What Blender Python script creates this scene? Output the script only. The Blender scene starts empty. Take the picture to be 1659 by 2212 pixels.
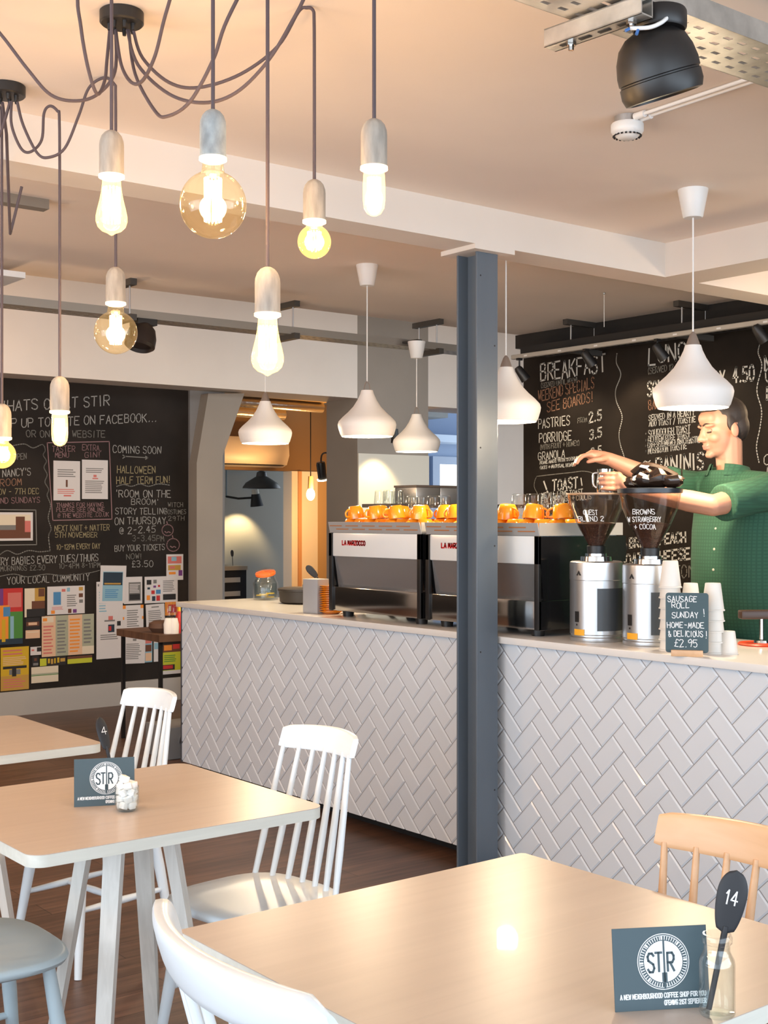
import bpy, bmesh, math, random
from mathutils import Vector, Matrix, Euler
random.seed(7)
R = math.radians
C = bpy.context.scene.collection
# ------------------------------------------------------------------ camera
F, CX, CY, EYE = 2757.0, 829.5, 1116.0, 1.48          # focal length in photo pixels, principal column, horizon row, eye height
_a = math.atan2(CX + 1330, F); SN, CS = math.sin(_a), math.cos(_a)
cam_d = bpy.data.cameras.new('camera'); cam = bpy.data.objects.new('camera', cam_d); C.objects.link(cam)
cam_d.sensor_fit = 'HORIZONTAL'; cam_d.sensor_width = 36; cam_d.lens = F / 1659 * 36
cam_d.shift_y = (CY - 1106) / 1659; cam_d.clip_start = .02; cam_d.clip_end = 200
cam.location = (0, 0, EYE); cam.rotation_euler = (R(90), 0, -math.atan2(SN, CS))
bpy.context.scene.camera = cam
# ------------------------------------------------------------------ colour management
sc = bpy.context.scene
sc.view_settings.view_transform = 'Standard'; sc.view_settings.look = 'None'
sc.view_settings.gamma = 1; sc.view_settings.use_curve_mapping = False
sc.view_settings.exposure = 0.17
sc.render.engine = 'CYCLES'
sc.cycles.max_bounces = 10; sc.cycles.diffuse_bounces = 6; sc.cycles.glossy_bounces = 4
sc.cycles.transmission_bounces = 6; sc.cycles.transparent_max_bounces = 12
sc.cycles.sample_clamp_indirect = 4; sc.cycles.caustics_reflective = False; sc.cycles.caustics_refractive = False
# ------------------------------------------------------------------ world and daylight
wd = bpy.data.worlds.new('sky'); sc.world = wd; wd.use_nodes = True
wd.node_tree.nodes['Background'].inputs[0].default_value = (.80, .90, 1, 1)
wd.node_tree.nodes['Background'].inputs[1].default_value = 2.6

def area(name, loc, target, sx, sy, power, col):
    l = bpy.data.lights.new(name, 'AREA'); l.shape = 'RECTANGLE'; l.size = sx; l.size_y = sy; l.energy = power; l.color = col
    o = bpy.data.objects.new(name, l); C.objects.link(o); o.location = loc
    o.rotation_euler = (Vector(target) - Vector(loc)).to_track_quat('-Z', 'Y').to_euler()
    return o
DAY = (.69, .84, 1.0)
area('daylight_rear', (1.8, -2.85, 1.45), (1.8, 3, 1.9), 6.0, 2.1, 112, DAY)
area('daylight_side', (-2.85, 1.6, 1.45), (3, 1.6, 1.9), 5.6, 2.1, 122, DAY)
area('daylight_bar_end', (5.6, -2.85, 1.7), (5.6, 3, 2.3), 1.6, 1.6, 40, DAY)
WARM = (1.0, .64, .36)
SOFTWARM = (1.0, .79, .53)
def point(name, loc, power, col, rad=.03):
    l = bpy.data.lights.new(name, 'POINT'); l.energy = power; l.color = col; l.shadow_soft_size = rad
    o = bpy.data.objects.new(name, l); C.objects.link(o); o.location = loc; return o
def spot(name, loc, target, power, col, ang, blend=.5, rad=.03):
    l = bpy.data.lights.new(name, 'SPOT'); l.energy = power; l.color = col; l.spot_size = R(ang); l.spot_blend = blend; l.shadow_soft_size = rad
    o = bpy.data.objects.new(name, l); C.objects.link(o); o.location = loc
    o.rotation_euler = (Vector(target) - Vector(loc)).to_track_quat('-Z', 'Y').to_euler(); return o
BULB_W, PENDANT_W = 5.8, 36.0
# added warm fill points without fixtures, brightening the bar and back ceilings
for p_ in ((.4, 5.6, 2.05), (-.9, 3.4, 2.1), (2.3, 7.6, 2.2)): point('added_fill_back', p_, 36, (1, .64, .36), .08)
for p_ in ((5.5, 3.2, 2.1), (5.7, 2.2, 2.1)): point('added_fill_bar', p_, 16, (1, .70, .42), .08)


# ------------------------------------------------------------------ measuring helper: a photo pixel on a known plane -> a point of the room
def at(px, py, x=None, y=None, z=None, Z=None):
    X = (px - CX) / F; Y = (CY - py) / F
    d = (X * CS + SN, -X * SN + CS, Y)
    t = x / d[0] if x is not None else y / d[1] if y is not None else (z - EYE) / d[2] if z is not None else Z
    return Vector((t * d[0], t * d[1], EYE + t * d[2]))

# ------------------------------------------------------------------ materials
def srgb(r, g, b):
    f = lambda v: (v / 255) / 12.92 if v / 255 <= .04045 else ((v / 255 + .055) / 1.055) ** 2.4
    return (f(r), f(g), f(b), 1)
MATS = {}
def mat(name, col, rough=.5, metal=0, var=0, scale=(8, 8, 8), bump=0, bscale=60, spec=.5, coat=0, emit=0, ecol=None):
    if name in MATS: return MATS[name]
    m = bpy.data.materials.new(name); m.use_nodes = True; nt = m.node_tree; b = nt.nodes['Principled BSDF']
    if len(col) == 3: col = (*col, 1)
    b.inputs['Base Color'].default_value = col; b.inputs['Roughness'].default_value = rough; b.inputs['Metallic'].default_value = metal
    b.inputs['Specular IOR Level'].default_value = spec; b.inputs['Coat Weight'].default_value = coat
    if emit:
        b.inputs['Emission Color'].default_value = (*(ecol or col)[:3], 1); b.inputs['Emission Strength'].default_value = emit
    tc = nt.nodes.new('ShaderNodeTexCoord')
    if var:
        mp = nt.nodes.new('ShaderNodeMapping'); mp.inputs['Scale'].default_value = scale
        nz = nt.nodes.new('ShaderNodeTexNoise'); nz.inputs['Scale'].default_value = 1; nz.inputs['Detail'].default_value = 5
        rp = nt.nodes.new('ShaderNodeMapRange'); rp.inputs['From Min'].default_value = .3; rp.inputs['From Max'].default_value = .7
        rp.inputs['To Min'].default_value = 1 - var; rp.inputs['To Max'].default_value = 1 + var
        mx = nt.nodes.new('ShaderNodeVectorMath'); mx.operation = 'SCALE'; mx.inputs[0].default_value = col[:3]
        nt.links.new(tc.outputs['Object'], mp.inputs[0]); nt.links.new(mp.outputs[0], nz.inputs['Vector'])
        nt.links.new(nz.outputs['Fac'], rp.inputs['Value']); nt.links.new(rp.outputs[0], mx.inputs['Scale'])
        nt.links.new(mx.outputs[0], b.inputs['Base Color'])
    if bump:
        n2 = nt.nodes.new('ShaderNodeTexNoise'); n2.inputs['Scale'].default_value = bscale; n2.inputs['Detail'].default_value = 4
        bp = nt.nodes.new('ShaderNodeBump'); bp.inputs['Strength'].default_value = bump; bp.inputs['Distance'].default_value = .005
        nt.links.new(tc.outputs['Object'], n2.inputs['Vector']); nt.links.new(n2.outputs['Fac'], bp.inputs['Height'])
        nt.links.new(bp.outputs[0], b.inputs['Normal'])
    MATS[name] = m; return m
def glass(name, tint, gloss=.12, emit=0, ecol=(1, .7, .3)):
    if name in MATS: return MATS[name]
    m = bpy.data.materials.new(name); m.use_nodes = True; nt = m.node_tree; nt.nodes.clear()
    out = nt.nodes.new('ShaderNodeOutputMaterial'); tr = nt.nodes.new('ShaderNodeBsdfTransparent'); tr.inputs[0].default_value = (*tint, 1)
    gl = nt.nodes.new('ShaderNodeBsdfGlossy'); gl.inputs['Roughness'].default_value = .03
    fr = nt.nodes.new('ShaderNodeLayerWeight'); fr.inputs[0].default_value = .5
    pw = nt.nodes.new('ShaderNodeMath'); pw.operation = 'POWER'; pw.inputs[1].default_value = 3.5
    ml = nt.nodes.new('ShaderNodeMath'); ml.operation = 'MULTIPLY_ADD'; ml.inputs[1].default_value = .55; ml.inputs[2].default_value = gloss * .3
    nt.links.new(fr.outputs['Facing'], pw.inputs[0]); nt.links.new(pw.outputs[0], ml.inputs[0])
    mx = nt.nodes.new('ShaderNodeMixShader'); nt.links.new(ml.outputs[0], mx.inputs[0])
    nt.links.new(tr.outputs[0], mx.inputs[1]); nt.links.new(gl.outputs[0], mx.inputs[2]); last = mx
    if emit:
        em = nt.nodes.new('ShaderNodeEmission'); em.inputs[0].default_value = (*ecol, 1); em.inputs[1].default_value = emit
        ad = nt.nodes.new('ShaderNodeAddShader'); nt.links.new(mx.outputs[0], ad.inputs[0]); nt.links.new(em.outputs[0], ad.inputs[1]); last = ad
    nt.links.new(last.outputs[0], out.inputs[0]); MATS[name] = m; return m
def emis(name, col, s):
    if name in MATS: return MATS[name]
    m = bpy.data.materials.new(name); m.use_nodes = True; nt = m.node_tree; nt.nodes.clear()
    out = nt.nodes.new('ShaderNodeOutputMaterial'); em = nt.nodes.new('ShaderNodeEmission'); em.inputs[0].default_value = (*col, 1); em.inputs[1].default_value = s
    nt.links.new(em.outputs[0], out.inputs[0]); MATS[name] = m; return m
def grain(name, c1, c2, rough, scale, coat=0):
    """straight wood grain along local x"""
    if name in MATS: return MATS[name]
    m = bpy.data.materials.new(name); m.use_nodes = True; nt = m.node_tree; b = nt.nodes['Principled BSDF']
    tc = nt.nodes.new('ShaderNodeTexCoord'); mp = nt.nodes.new('ShaderNodeMapping'); mp.inputs['Scale'].default_value = scale
    nz = nt.nodes.new('ShaderNodeTexNoise'); nz.inputs['Scale'].default_value = 1; nz.inputs['Detail'].default_value = 6; nz.inputs['Distortion'].default_value = .6
    cr = nt.nodes.new('ShaderNodeValToRGB'); cr.color_ramp.elements[0].color = c1; cr.color_ramp.elements[1].color = c2
    cr.color_ramp.elements[0].position = .35; cr.color_ramp.elements[1].position = .65
    nt.links.new(tc.outputs['Object'], mp.inputs[0]); nt.links.new(mp.outputs[0], nz.inputs['Vector']); nt.links.new(nz.outputs['Fac'], cr.inputs[0])
    nt.links.new(cr.outputs[0], b.inputs['Base Color']); b.inputs['Roughness'].default_value = rough; b.inputs['Coat Weight'].default_value = coat
    bp = nt.nodes.new('ShaderNodeBump'); bp.inputs['Strength'].default_value = .06; bp.inputs['Distance'].default_value = .002
    nt.links.new(nz.outputs['Fac'], bp.inputs['Height']); nt.links.new(bp.outputs[0], b.inputs['Normal'])
    MATS[name] = m; return m
def floor_mat():
    m = bpy.data.materials.new('dark_wood_floor'); m.use_nodes = True; nt = m.node_tree; b = nt.nodes['Principled BSDF']
    tc = nt.nodes.new('ShaderNodeTexCoord')
    br = nt.nodes.new('ShaderNodeTexBrick'); br.inputs['Scale'].default_value = 1; br.inputs['Brick Width'].default_value = 1.2; br.inputs['Row Height'].default_value = .15
    br.inputs['Mortar Size'].default_value = .0015; br.inputs['Color1'].default_value = (.120, .064, .042, 1); br.inputs['Color2'].default_value = (.085, .045, .029, 1)
    br.inputs['Mortar'].default_value = (.012, .007, .005, 1); br.offset = .37
    mp = nt.nodes.new('ShaderNodeMapping'); mp.inputs['Scale'].default_value = (3, 40, 1)
    nz = nt.nodes.new('ShaderNodeTexNoise'); nz.inputs['Scale'].default_value = 1; nz.inputs['Detail'].default_value = 6
    rp = nt.nodes.new('ShaderNodeMapRange'); rp.inputs['From Min'].default_value = .3; rp.inputs['From Max'].default_value = .7; rp.inputs['To Min'].default_value = .65; rp.inputs['To Max'].default_value = 1.5
    mx = nt.nodes.new('ShaderNodeVectorMath'); mx.operation = 'SCALE'
    nt.links.new(tc.outputs['Object'], br.inputs['Vector']); nt.links.new(tc.outputs['Object'], mp.inputs[0]); nt.links.new(mp.outputs[0], nz.inputs['Vector'])
    nt.links.new(nz.outputs['Fac'], rp.inputs['Value']); nt.links.new(br.outputs['Color'], mx.inputs[0]); nt.links.new(rp.outputs[0], mx.inputs['Scale'])
    nt.links.new(mx.outputs[0], b.inputs['Base Color']); b.inputs['Roughness'].default_value = .38; b.inputs['Specular IOR Level'].default_value = .4
    return m

white_paint = mat('white_wall_paint', (.73, .66, .59), .85, var=.03, scale=(2, 2, 2))
ceil_paint = mat('ceiling_paint', (.84, .735, .645), .9, var=.03, scale=(1.5, 1.5, 1.5))
grey_paint = mat('grey_wall_paint', (.27, .228, .185), .8, var=.06, scale=(2, 2, 2))
midgrey = mat('mid_grey_wall_paint', (.20, .19, .185), .75)
cream = mat('cream_wall_paint', (.62, .57, .47), .8)
board_black = mat('chalkboard_black', (.0165, .0122, .0095), .7, var=.5, scale=(1.6, 1.6, 1.6), spec=.15)
black = mat('black_satin', (.012, .011, .011), .42)
blackmatt = mat('black_matt', (.014, .012, .011), .7)
steel_paint = mat('slate_steel_paint', (.105, .130, .158), .38, var=.08, scale=(6, 6, 1.5), bump=.12, bscale=18)
tile_m = mat('white_glazed_tile', (.68, .72, .765), .12, coat=.3)
grout = mat('grey_grout', (.24, .24, .25), .9)
quartz = mat('white_quartz', (.74, .72, .69), .16)
galv = mat('galvanised_steel', (.52, .50, .46), .38, metal=.85, var=.25, scale=(14, 14, 14))
steel = mat('polished_steel', (.62, .61, .60), .14, metal=1)
steel_b = mat('brushed_steel', (.56, .57, .58), .34, metal=.9)
chair_white = mat('white_chair_paint', (.72, .78, .82), .30, coat=.15)
chair_blue = mat('pale_blue_chair_paint', (.42, .51, .55), .40)
beech = grain('beech_wood', (.60, .36, .19, 1), (.66, .41, .23, 1), .38, (26, 4, 26))
table_top = grain('table_top_veneer', (.445, .365, .305, 1), (.48, .395, .33, 1), .33, (1.6, 34, 34), coat=.1)
table_edge = mat('pale_table_edge', (.60, .60, .54), .5, var=.06, scale=(4, 60, 60))
table_leg = grain('limed_leg_wood', (.60, .57, .52, 1), (.68, .65, .60, 1), .5, (60, 60, 3))
ply_side = mat('ply_brown_side', (.42, .29, .20), .55, var=.1, scale=(30, 30, 4))
concrete = mat('lamp_holder_wood', (.36, .315, .265), .8, var=.22, scale=(60, 60, 14))
cord_m = mat('braided_cord', (.085, .062, .068), .75)
white_plastic = mat('white_plastic', (.78, .77, .75), .4)
shade_m = mat('white_lamp_shade', (.80, .77, .74), .55)
amber = glass('amber_bulb_glass', (1, .93, .78), .14, emit=.10, ecol=(1, .58, .18))
glow_small = glass('bright_bulb_glass', (1, .90, .62), .10, emit=.75, ecol=(1, .60, .18))
glow_glass = glass('glowing_bulb_glass', (1, .92, .70), .10, emit=1.25, ecol=(1, .66, .24))
clear = glass('clear_glass', (.95, .97, .97), .16)
filament = emis('filament_glow', (1, .72, .36), 26)
ring_glow = mat('glowing_ceramic_collar', (.85, .80, .7), .4, emit=1.0, ecol=(1, .8, .45))  # collar given its own glow in place of light falling from the bulb
orange = mat('orange_glaze', (.86, .29, .012), .18, coat=.3)
slate = mat('slate_card', (.045, .075, .09), .55)
card_white = mat('printed_white', (.80, .81, .81), .7)
chalk = mat('white_chalk', (.50, .49, .46), .95)
chalk_soft = mat('soft_white_chalk', (.31, .295, .27), .95)
chalk_dim = mat('faded_chalk', (.17, .16, .14), .95)
chalk_yel = mat('yellow_chalk', (.27, .22, .12), .95)
chalk_pink = mat('pink_chalk', (.23, .13, .13), .95)
chalk_or = mat('orange_chalk', (.25, .13, .08), .95)
red = mat('red_enamel', (.62, .02, .02), .35)

# ------------------------------------------------------------------ mesh builder
class MB:
    def __init__(s): s.bm = bmesh.new()
    def _new(s, g): return g
    def box(s, c, size, rot=None, bev=0, seg=2):
        r = bmesh.ops.create_cube(s.bm, size=1); vs = r['verts']
        M = Matrix.Translation(Vector(c)) @ (rot.to_4x4() if rot is not None else Matrix.Identity(4)) @ Matrix.Diagonal((*size, 1))
        bmesh.ops.transform(s.bm, matrix=M, verts=vs)
        if bev:
            es = list({e for v in vs for e in v.link_edges})
            bmesh.ops.bevel(s.bm, geom=es, offset=bev, segments=seg, affect='EDGES', profile=.5)
        return s
    def bb(s, a, b, bev=0, seg=2):
        a, b = Vector(a), Vector(b)
        return s.box((a + b) / 2, [abs(v) for v in (b - a)], None, bev, seg)
    def cyl(s, p0, p1, r0, r1=None, n=16):
        p0, p1 = Vector(p0), Vector(p1); r1 = r0 if r1 is None else r1; d = p1 - p0
        M = Matrix.Translation((p0 + p1) / 2) @ d.to_track_quat('Z', 'Y').to_matrix().to_4x4()
        bmesh.ops.create_cone(s.bm, cap_ends=True, segments=n, radius1=max(r0, 1e-5), radius2=max(r1, 1e-5), depth=d.length, matrix=M)
        return s
    def ball(s, c, r, n=16, rot=None):
        r = (r, r, r) if not hasattr(r, '__len__') else r
        M = Matrix.Translation(Vector(c)) @ (rot.to_4x4() if rot is not None else Matrix.Identity(4)) @ Matrix.Diagonal((*r, 1))
        bmesh.ops.create_uvsphere(s.bm, u_segments=n, v_segments=max(6, n * 2 // 3), radius=1, matrix=M); return s
    def lathe(s, prof, n=32, c=(0, 0, 0), rot=None, caps=True):
        c = Vector(c); rings = []
        for r, z in prof:
            ring = []
            for k in range(n):
                a = 2 * math.pi * k / n; v = Vector((r * math.cos(a), r * math.sin(a), z))
                if rot is not None: v = rot @ v
                ring.append(s.bm.verts.new(v + c))
            rings.append(ring)
        for A, B in zip(rings, rings[1:]):
            for k in range(n): s.bm.faces.new((A[k], A[(k + 1) % n], B[(k + 1) % n], B[k]))
        if caps:
            if prof[0][0] > 1e-4: s.bm.faces.new(rings[0][::-1])
            if prof[-1][0] > 1e-4: s.bm.faces.new(rings[-1])
        return s
    def tube(s, pts, r, n=8, smooth=0, closed=False):
        pts = [Vector(p) for p in pts]
        if smooth: pts = catmull(pts, smooth)
        rr = r if hasattr(r, '__len__') else [r] * len(pts)
        if len(rr) != len(pts):
            rr = [rr[0] + (rr[-1] - rr[0]) * i / (len(pts) - 1) for i in range(len(pts))]
        up = Vector((0, 0, 1)); rings = []; prev = None
        for i, p in enumerate(pts):
            d = (pts[min(i + 1, len(pts) - 1)] - pts[max(i - 1, 0)]).normalized()
            if prev is None:
                u = d.cross(up)
                if u.length < 1e-3: u = d.cross(Vector((1, 0, 0)))
            else: u = prev - d * prev.dot(d)
            u.normalize(); prev = u; w = d.cross(u)
            rings.append([s.bm.verts.new(p + rr[i] * (math.cos(2 * math.pi * k / n) * u + math.sin(2 * math.pi * k / n) * w)) for k in range(n)])
        for A, B in zip(rings, rings[1:]):
            for k in range(n): s.bm.faces.new((A[k], A[(k + 1) % n], B[(k + 1) % n], B[k]))
        s.bm.faces.new(rings[0][::-1]); s.bm.faces.new(rings[-1]); return s
    def prism(s, poly, d0, d1, frame=None):
        """poly of 2-D points in plane (u,v), extruded from d0 to d1 along w; frame maps (u,v,w) to 3-D"""
        f = frame or (lambda u, v, w: Vector((u, v, w)))
        A = [s.bm.verts.new(f(u, v, d0)) for u, v in poly]; B = [s.bm.verts.new(f(u, v, d1)) for u, v in poly]; n = len(poly)
        s.bm.faces.new(A[::-1]); s.bm.faces.new(B)
        for k in range(n): s.bm.faces.new((A[k], A[(k + 1) % n], B[(k + 1) % n], B[k]))
        return s
    def quad(s, pts):
        s.bm.faces.new([s.bm.verts.new(Vector(p)) for p in pts]); return s
    def move(s, v):
        bmesh.ops.translate(s.bm, verts=s.bm.verts, vec=Vector(v)); return s
    def build(s, name, m, parent=None, smooth=35, loc=None, rotz=0):
        bmesh.ops.recalc_face_normals(s.bm, faces=s.bm.faces)
        me = bpy.data.meshes.new(name); s.bm.to_mesh(me); s.bm.free(); me.materials.append(m)
        if smooth:
            me.shade_smooth(); me.set_sharp_from_angle(angle=R(smooth))
        o = bpy.data.objects.new(name, me); C.objects.link(o)
        if parent is not None: o.parent = parent
        if loc is not None: o.location = loc
        o.rotation_euler.z = rotz
        return o
def catmull(p, n):
    out = []
    for i in range(len(p) - 1):
        a, b, c, d = p[max(i - 1, 0)], p[i], p[i + 1], p[min(i + 2, len(p) - 1)]
        for k in range(n):
            t = k / n
            out.append(.5 * ((2 * b) + (c - a) * t + (2 * a - 5 * b + 4 * c - d) * t * t + (3 * b - a - 3 * c + d) * t ** 3))
    out.append(p[-1]); return out
def tag(o, label=None, cat=None, group=None, kind=None):
    if label: o['label'] = label
    if cat: o['category'] = cat
    if group: o['group'] = group
    if kind: o['kind'] = kind
    return o
def thing(name, label, cat, loc=(0, 0, 0), rz=0, group=None):
    o = bpy.data.objects.new(name, None); C.objects.link(o); o.location = loc; o.rotation_euler.z = rz; o.empty_display_size = .1
    return tag(o, label, cat, group)
def struct(name, mb, m, smooth=0):
    o = mb.build(name, m, None, smooth); o['kind'] = 'structure'; return o
def sbox(name, a, b, m): return struct(name, MB().bb(a, b), m)
def copy_tree(o, parent=None):
    c = o.copy(); C.objects.link(c)
    if parent is not None: c.parent = parent
    for ch in list(o.children): copy_tree(ch, c)
    return c

# ------------------------------------------------------------------ hand lettering: single-stroke letters drawn as ribbons
GL = {'A': "0,0 2,6 4,0;.8,2 3.2,2", 'B': "0,0 0,6 3,6 3.7,5 3,3.3 0,3.2;3,3.3 4,2 3.4,0 0,0", 'C': "4,5 3,6 1,6 0,4.5 0,1.5 1,0 3,0 4,1",
      'D': "0,0 0,6 2.4,6 4,4.4 4,1.6 2.4,0 0,0", 'E': "4,0 0,0 0,6 4,6;0,3.1 3,3.1", 'F': "0,0 0,6 4,6;0,3.1 3,3.1",
      'G': "4,5 3,6 1,6 0,4.5 0,1.5 1,0 3.2,0 4,1 4,2.8 2.4,2.8", 'H': "0,0 0,6;4,0 4,6;0,3 4,3", 'I': "1,0 1,6", 'J': "3,6 3,1.2 2,0 1,0 0,1.2",
      'K': "0,0 0,6;4,6 0,2.6;1.2,3.6 4,0", 'L': "0,6 0,0 3.6,0", 'M': "0,0 .4,6 2,2 3.6,6 4,0", 'N': "0,0 0,6 4,0 4,6",
      'O': "1.2,0 0,1.6 0,4.4 1.2,6 2.8,6 4,4.4 4,1.6 2.8,0 1.2,0", 'P': "0,0 0,6 3,6 4,5 4,3.8 3,2.8 0,2.8",
      'Q': "1.2,0 0,1.6 0,4.4 1.2,6 2.8,6 4,4.4 4,1.6 2.8,0 1.2,0;2.4,1.6 4.2,-.4", 'R': "0,0 0,6 3,6 4,5 4,3.8 3,2.8 0,2.8;1.6,2.8 4,0",
      'S': "3.8,5.2 2.8,6 1,6 0,5 .4,3.7 3.4,2.5 4,1.2 3,0 1,0 0,.9", 'T': "0,6 4,6;2,6 2,0", 'U': "0,6 0,1.4 1.2,0 2.8,0 4,1.4 4,6",
      'V': "0,6 2,0 4,6", 'W': "0,6 .9,0 2,4.4 3.1,0 4,6", 'X': "0,0 4,6;0,6 4,0", 'Y': "0,6 2,3 4,6;2,3 2,0", 'Z': "0,6 4,6 0,0 4,0",
      '0': "1.2,0 0,1.6 0,4.4 1.2,6 2.8,6 4,4.4 4,1.6 2.8,0 1.2,0", '1': ".4,4.6 1.6,6 1.6,0", '2': "0,4.8 1,6 3,6 4,4.6 0,0 4,0",
      '3': "0,5.4 1,6 3,6 3.8,4.8 2.8,3.3 1.4,3.2;2.8,3.3 4,2 3,0 1,0 0,.8", '4': "2.8,0 2.8,6 0,2 4,2", '5': "3.8,6 .4,6 0,3.4 2.6,3.8 4,2.4 3.4,.4 1.6,0 0,.6",
      '6': "3.4,6 1,4 0,2 .8,0 3,0 4,1.6 3,3.2 .6,2.8", '7': "0,6 4,6 1.4,0", '8': "2,3.2 .4,4.6 2,6 3.6,4.6 2,3.2 0,1.6 2,0 4,1.6 2,3.2", '9': "4,4.4 2.6,6 .4,5 .4,3.6 2,2.8 4,4.4 3,0",
      '.': ".6,0 1,.4", ',': "1,.6 .4,-1", '!': "1,6 1,1.8;1,.3 1,0", '-': ".4,3 3,3", '/': "0,-.4 3,6.4", '&': "4,0 .8,4.6 1.6,6 2.6,5 .2,2 1,0 2.4,0 4,2.2",
      '@': "3,2 2,2 1.4,3 2,4 3,4 3,2 4,2.4 4,4.6 2.6,6 1,5.6 0,3.6 .4,1 2,0 3.6,.4", '£': "4,5 3,6 1.8,6 1.2,4.8 1.4,1.4 .2,0 4,0;.2,3 3,3", ':': "1,4 1,3.6;1,1 1,.6",
      "'": "1,6 .8,4.6", '"': ".6,6 .5,4.8;1.8,6 1.7,4.8", '+': "2,1 2,5;0,3 4,3", '~': "0,2.6 1,3.6 2.4,2.6 3.6,3.6", '(': "2,6.4 .8,4 .8,2 2,-.4", ')': "0,6.4 1.2,4 1.2,2 0,-.4", '*': "1,2.6 1.4,3 1,3.4 .6,3 1,2.6"}
NARROW = {'I': 2, '.': 1.6, ',': 1.6, '!': 2, ':': 2, "'": 1.6, '(': 2.2, ')': 2.2, '*': 2, '"': 2.4, '1': 2.2}
def ribbon(mb, pts, w, o, u, v):
    for p, q in zip(pts, pts[1:]):
        a, b = Vector(p), Vector(q); d = b - a
        if d.length < 1e-6: continue
        d.normalize(); n = Vector((-d.y, d.x)) * w / 2; a = a - d * w * .35; b = b + d * w * .35
        mb.quad([o + u * t.x + v * t.y for t in (a - n, b - n, b + n, a + n)])
def letters(mb, text, o, u, v, h, width=None, w=None, jit=.12):
    """write text from o along unit vector u with upright unit vector v; h is the letter height, width the whole line's width"""
    adv = [3.0 if ch == ' ' else NARROW.get(ch, 4) + 1.5 for ch in text.upper()]
    k = h / 6; sx = k if width is None else width / max(sum(adv) - 1.5, 1); x = 0; w = w or h * .11
    for ch, a in zip(text.upper(), adv):
        if ch in GL:
            dy = random.uniform(-1, 1) * jit * 2.2; sl = random.uniform(-.5, .5) * jit
            for st in GL[ch].split(';'):
                pts = [tuple(map(float, q.split(','))) for q in st.split()]
                pts = [((x + px + sl * py + random.uniform(-1, 1) * jit) * sx, (py + dy + random.uniform(-1, 1) * jit) * k) for px, py in pts]
                ribbon(mb, pts, w, o, u, v)
        x += a

# ================================================================== THE SETTING
struct('floor', MB().bb((-3, -3, -.05), (12, 17, 0)), floor_mat())
sbox('floor_bar', (4.42, -2, 0), (6.5, 6.5, .12), blackmatt)
# ceiling: dining bay, bar bay, light well behind
sbox('ceiling', (-3, -3, 2.73), (6.6, 3.80, 2.95), ceil_paint)
sbox('ceiling_bar', (-3, 3.80, 2.785), (6.62, 6.62, 2.95), ceil_paint)
sbox('ceiling_rear', (-3, 6.62, 3.30), (10, 9.3, 3.4), ceil_paint)
sbox('beam_across', (-3, 3.80, 2.575), (6.54, 3.975, 2.80), white_paint)
sbox('beam_along', (4.61, -3, 2.575), (4.85, 3.80, 2.80), white_paint)
# window walls (out of frame) with shopfront glazing
def window_wall(name, n, a, b, axis, lo, hi):
    """frame of a shopfront between a and b on the plane; lo..hi glazed"""
    mb = MB()
    if axis == 'y':
        y = a; x0, x1 = b
        mb.bb((x0, y - .1, 0), (x1, y, lo)); mb.bb((x0, y - .1, hi), (x1, y, 2.95))
        for k in range(5):
            xx = x0 + (x1 - x0) * k / 4; mb.bb((xx - .05, y - .1, lo), (xx + .05, y, hi))
    else:
        x = a; y0, y1 = b
        mb.bb((x - .1, y0, 0), (x, y1, lo)); mb.bb((x - .1, y0, hi), (x, y1, 3.4))
        for k in range(7):
            yy = y0 + (y1 - y0) * k / 6; mb.bb((x - .1, yy - .05, lo), (x, yy + .05, hi))
    struct(name, mb, white_paint)
window_wall('wall_front', 1, -2.95, (-3, 6.6), 'y', .35, 2.55)
window_wall('wall_left', 2, -2.95, (-3, 9.2), 'x', .35, 2.55)
sbox('wall_left_daylight_block', (-3.06, 5.2, 0), (-2.94, 9.2, 3.4), white_paint)  # unseen panel added over the glazing to keep daylight off the back
# menu wall, its black fascia
XM = 6.54
sbox('wall_menu', (XM, -3, 0), (XM + .12, 6.70, 2.95), blackmatt)
sbox('trim_fascia', (6.42, -3, 2.69), (XM, 6.66, 2.785), blackmatt)
# back wall
YB = 9.18
xa = at(405, 1100, y=YB).x; xb = at(480, 1100, y=YB).x; xc = at(719, 1100, y=YB + .14).x; xd = at(772, 1100, y=8.86).x; xe = at(925, 1100, y=8.86).x; xf = at(1040, 1100, y=YB).x
sbox('wall_back', (-3, YB, 0), (xa, YB + .14, 3.35), white_paint)
sbox('wall_back_pier', (xa, YB - .04, 0), (xb, YB + .14, 2.6), midgrey)
white_paint_warm_lit = mat('white_wall_paint_warm_lit', (.68, .60, .52), .85, var=.03, scale=(2, 2, 2))  # same white wall paint with the warm room light mixed into its colour
sbox('wall_back_bulkhead', (-3, 8.86, 2.507), (xd, YB + .14, 3.35), white_paint_warm_lit)
sbox('wall_back_pier_right', (xc, YB - .06, 0), (xd + .4, YB + .14, 2.6), grey_paint)
sbox('wall_column', (xd, 8.86, 0), (xe, YB + .14, 3.3), grey_paint)
zc = at(850, 982, y=8.85).z
sbox('trim_column_panel', (xd + .002, 8.845, 0), (xe - .002, 8.86, zc), cream)
sbox('wall_back_head', (xe, 8.86, 2.48), (10, YB + .14, 3.35), white_paint_warm_lit)
sbox('wall_back_end', (xf, YB, 0), (10, YB + .14, 2.5), white_paint)
sbox('wall_right', (9.9, 6.6, 0), (10, 9.3, 3.4), white_paint)
sbox('wall_plinth', (-3, YB - .03, 0), (xa, YB, at(200, 1478, y=YB).z), mat('plinth_paint', (.36, .325, .285), .7))
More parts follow.
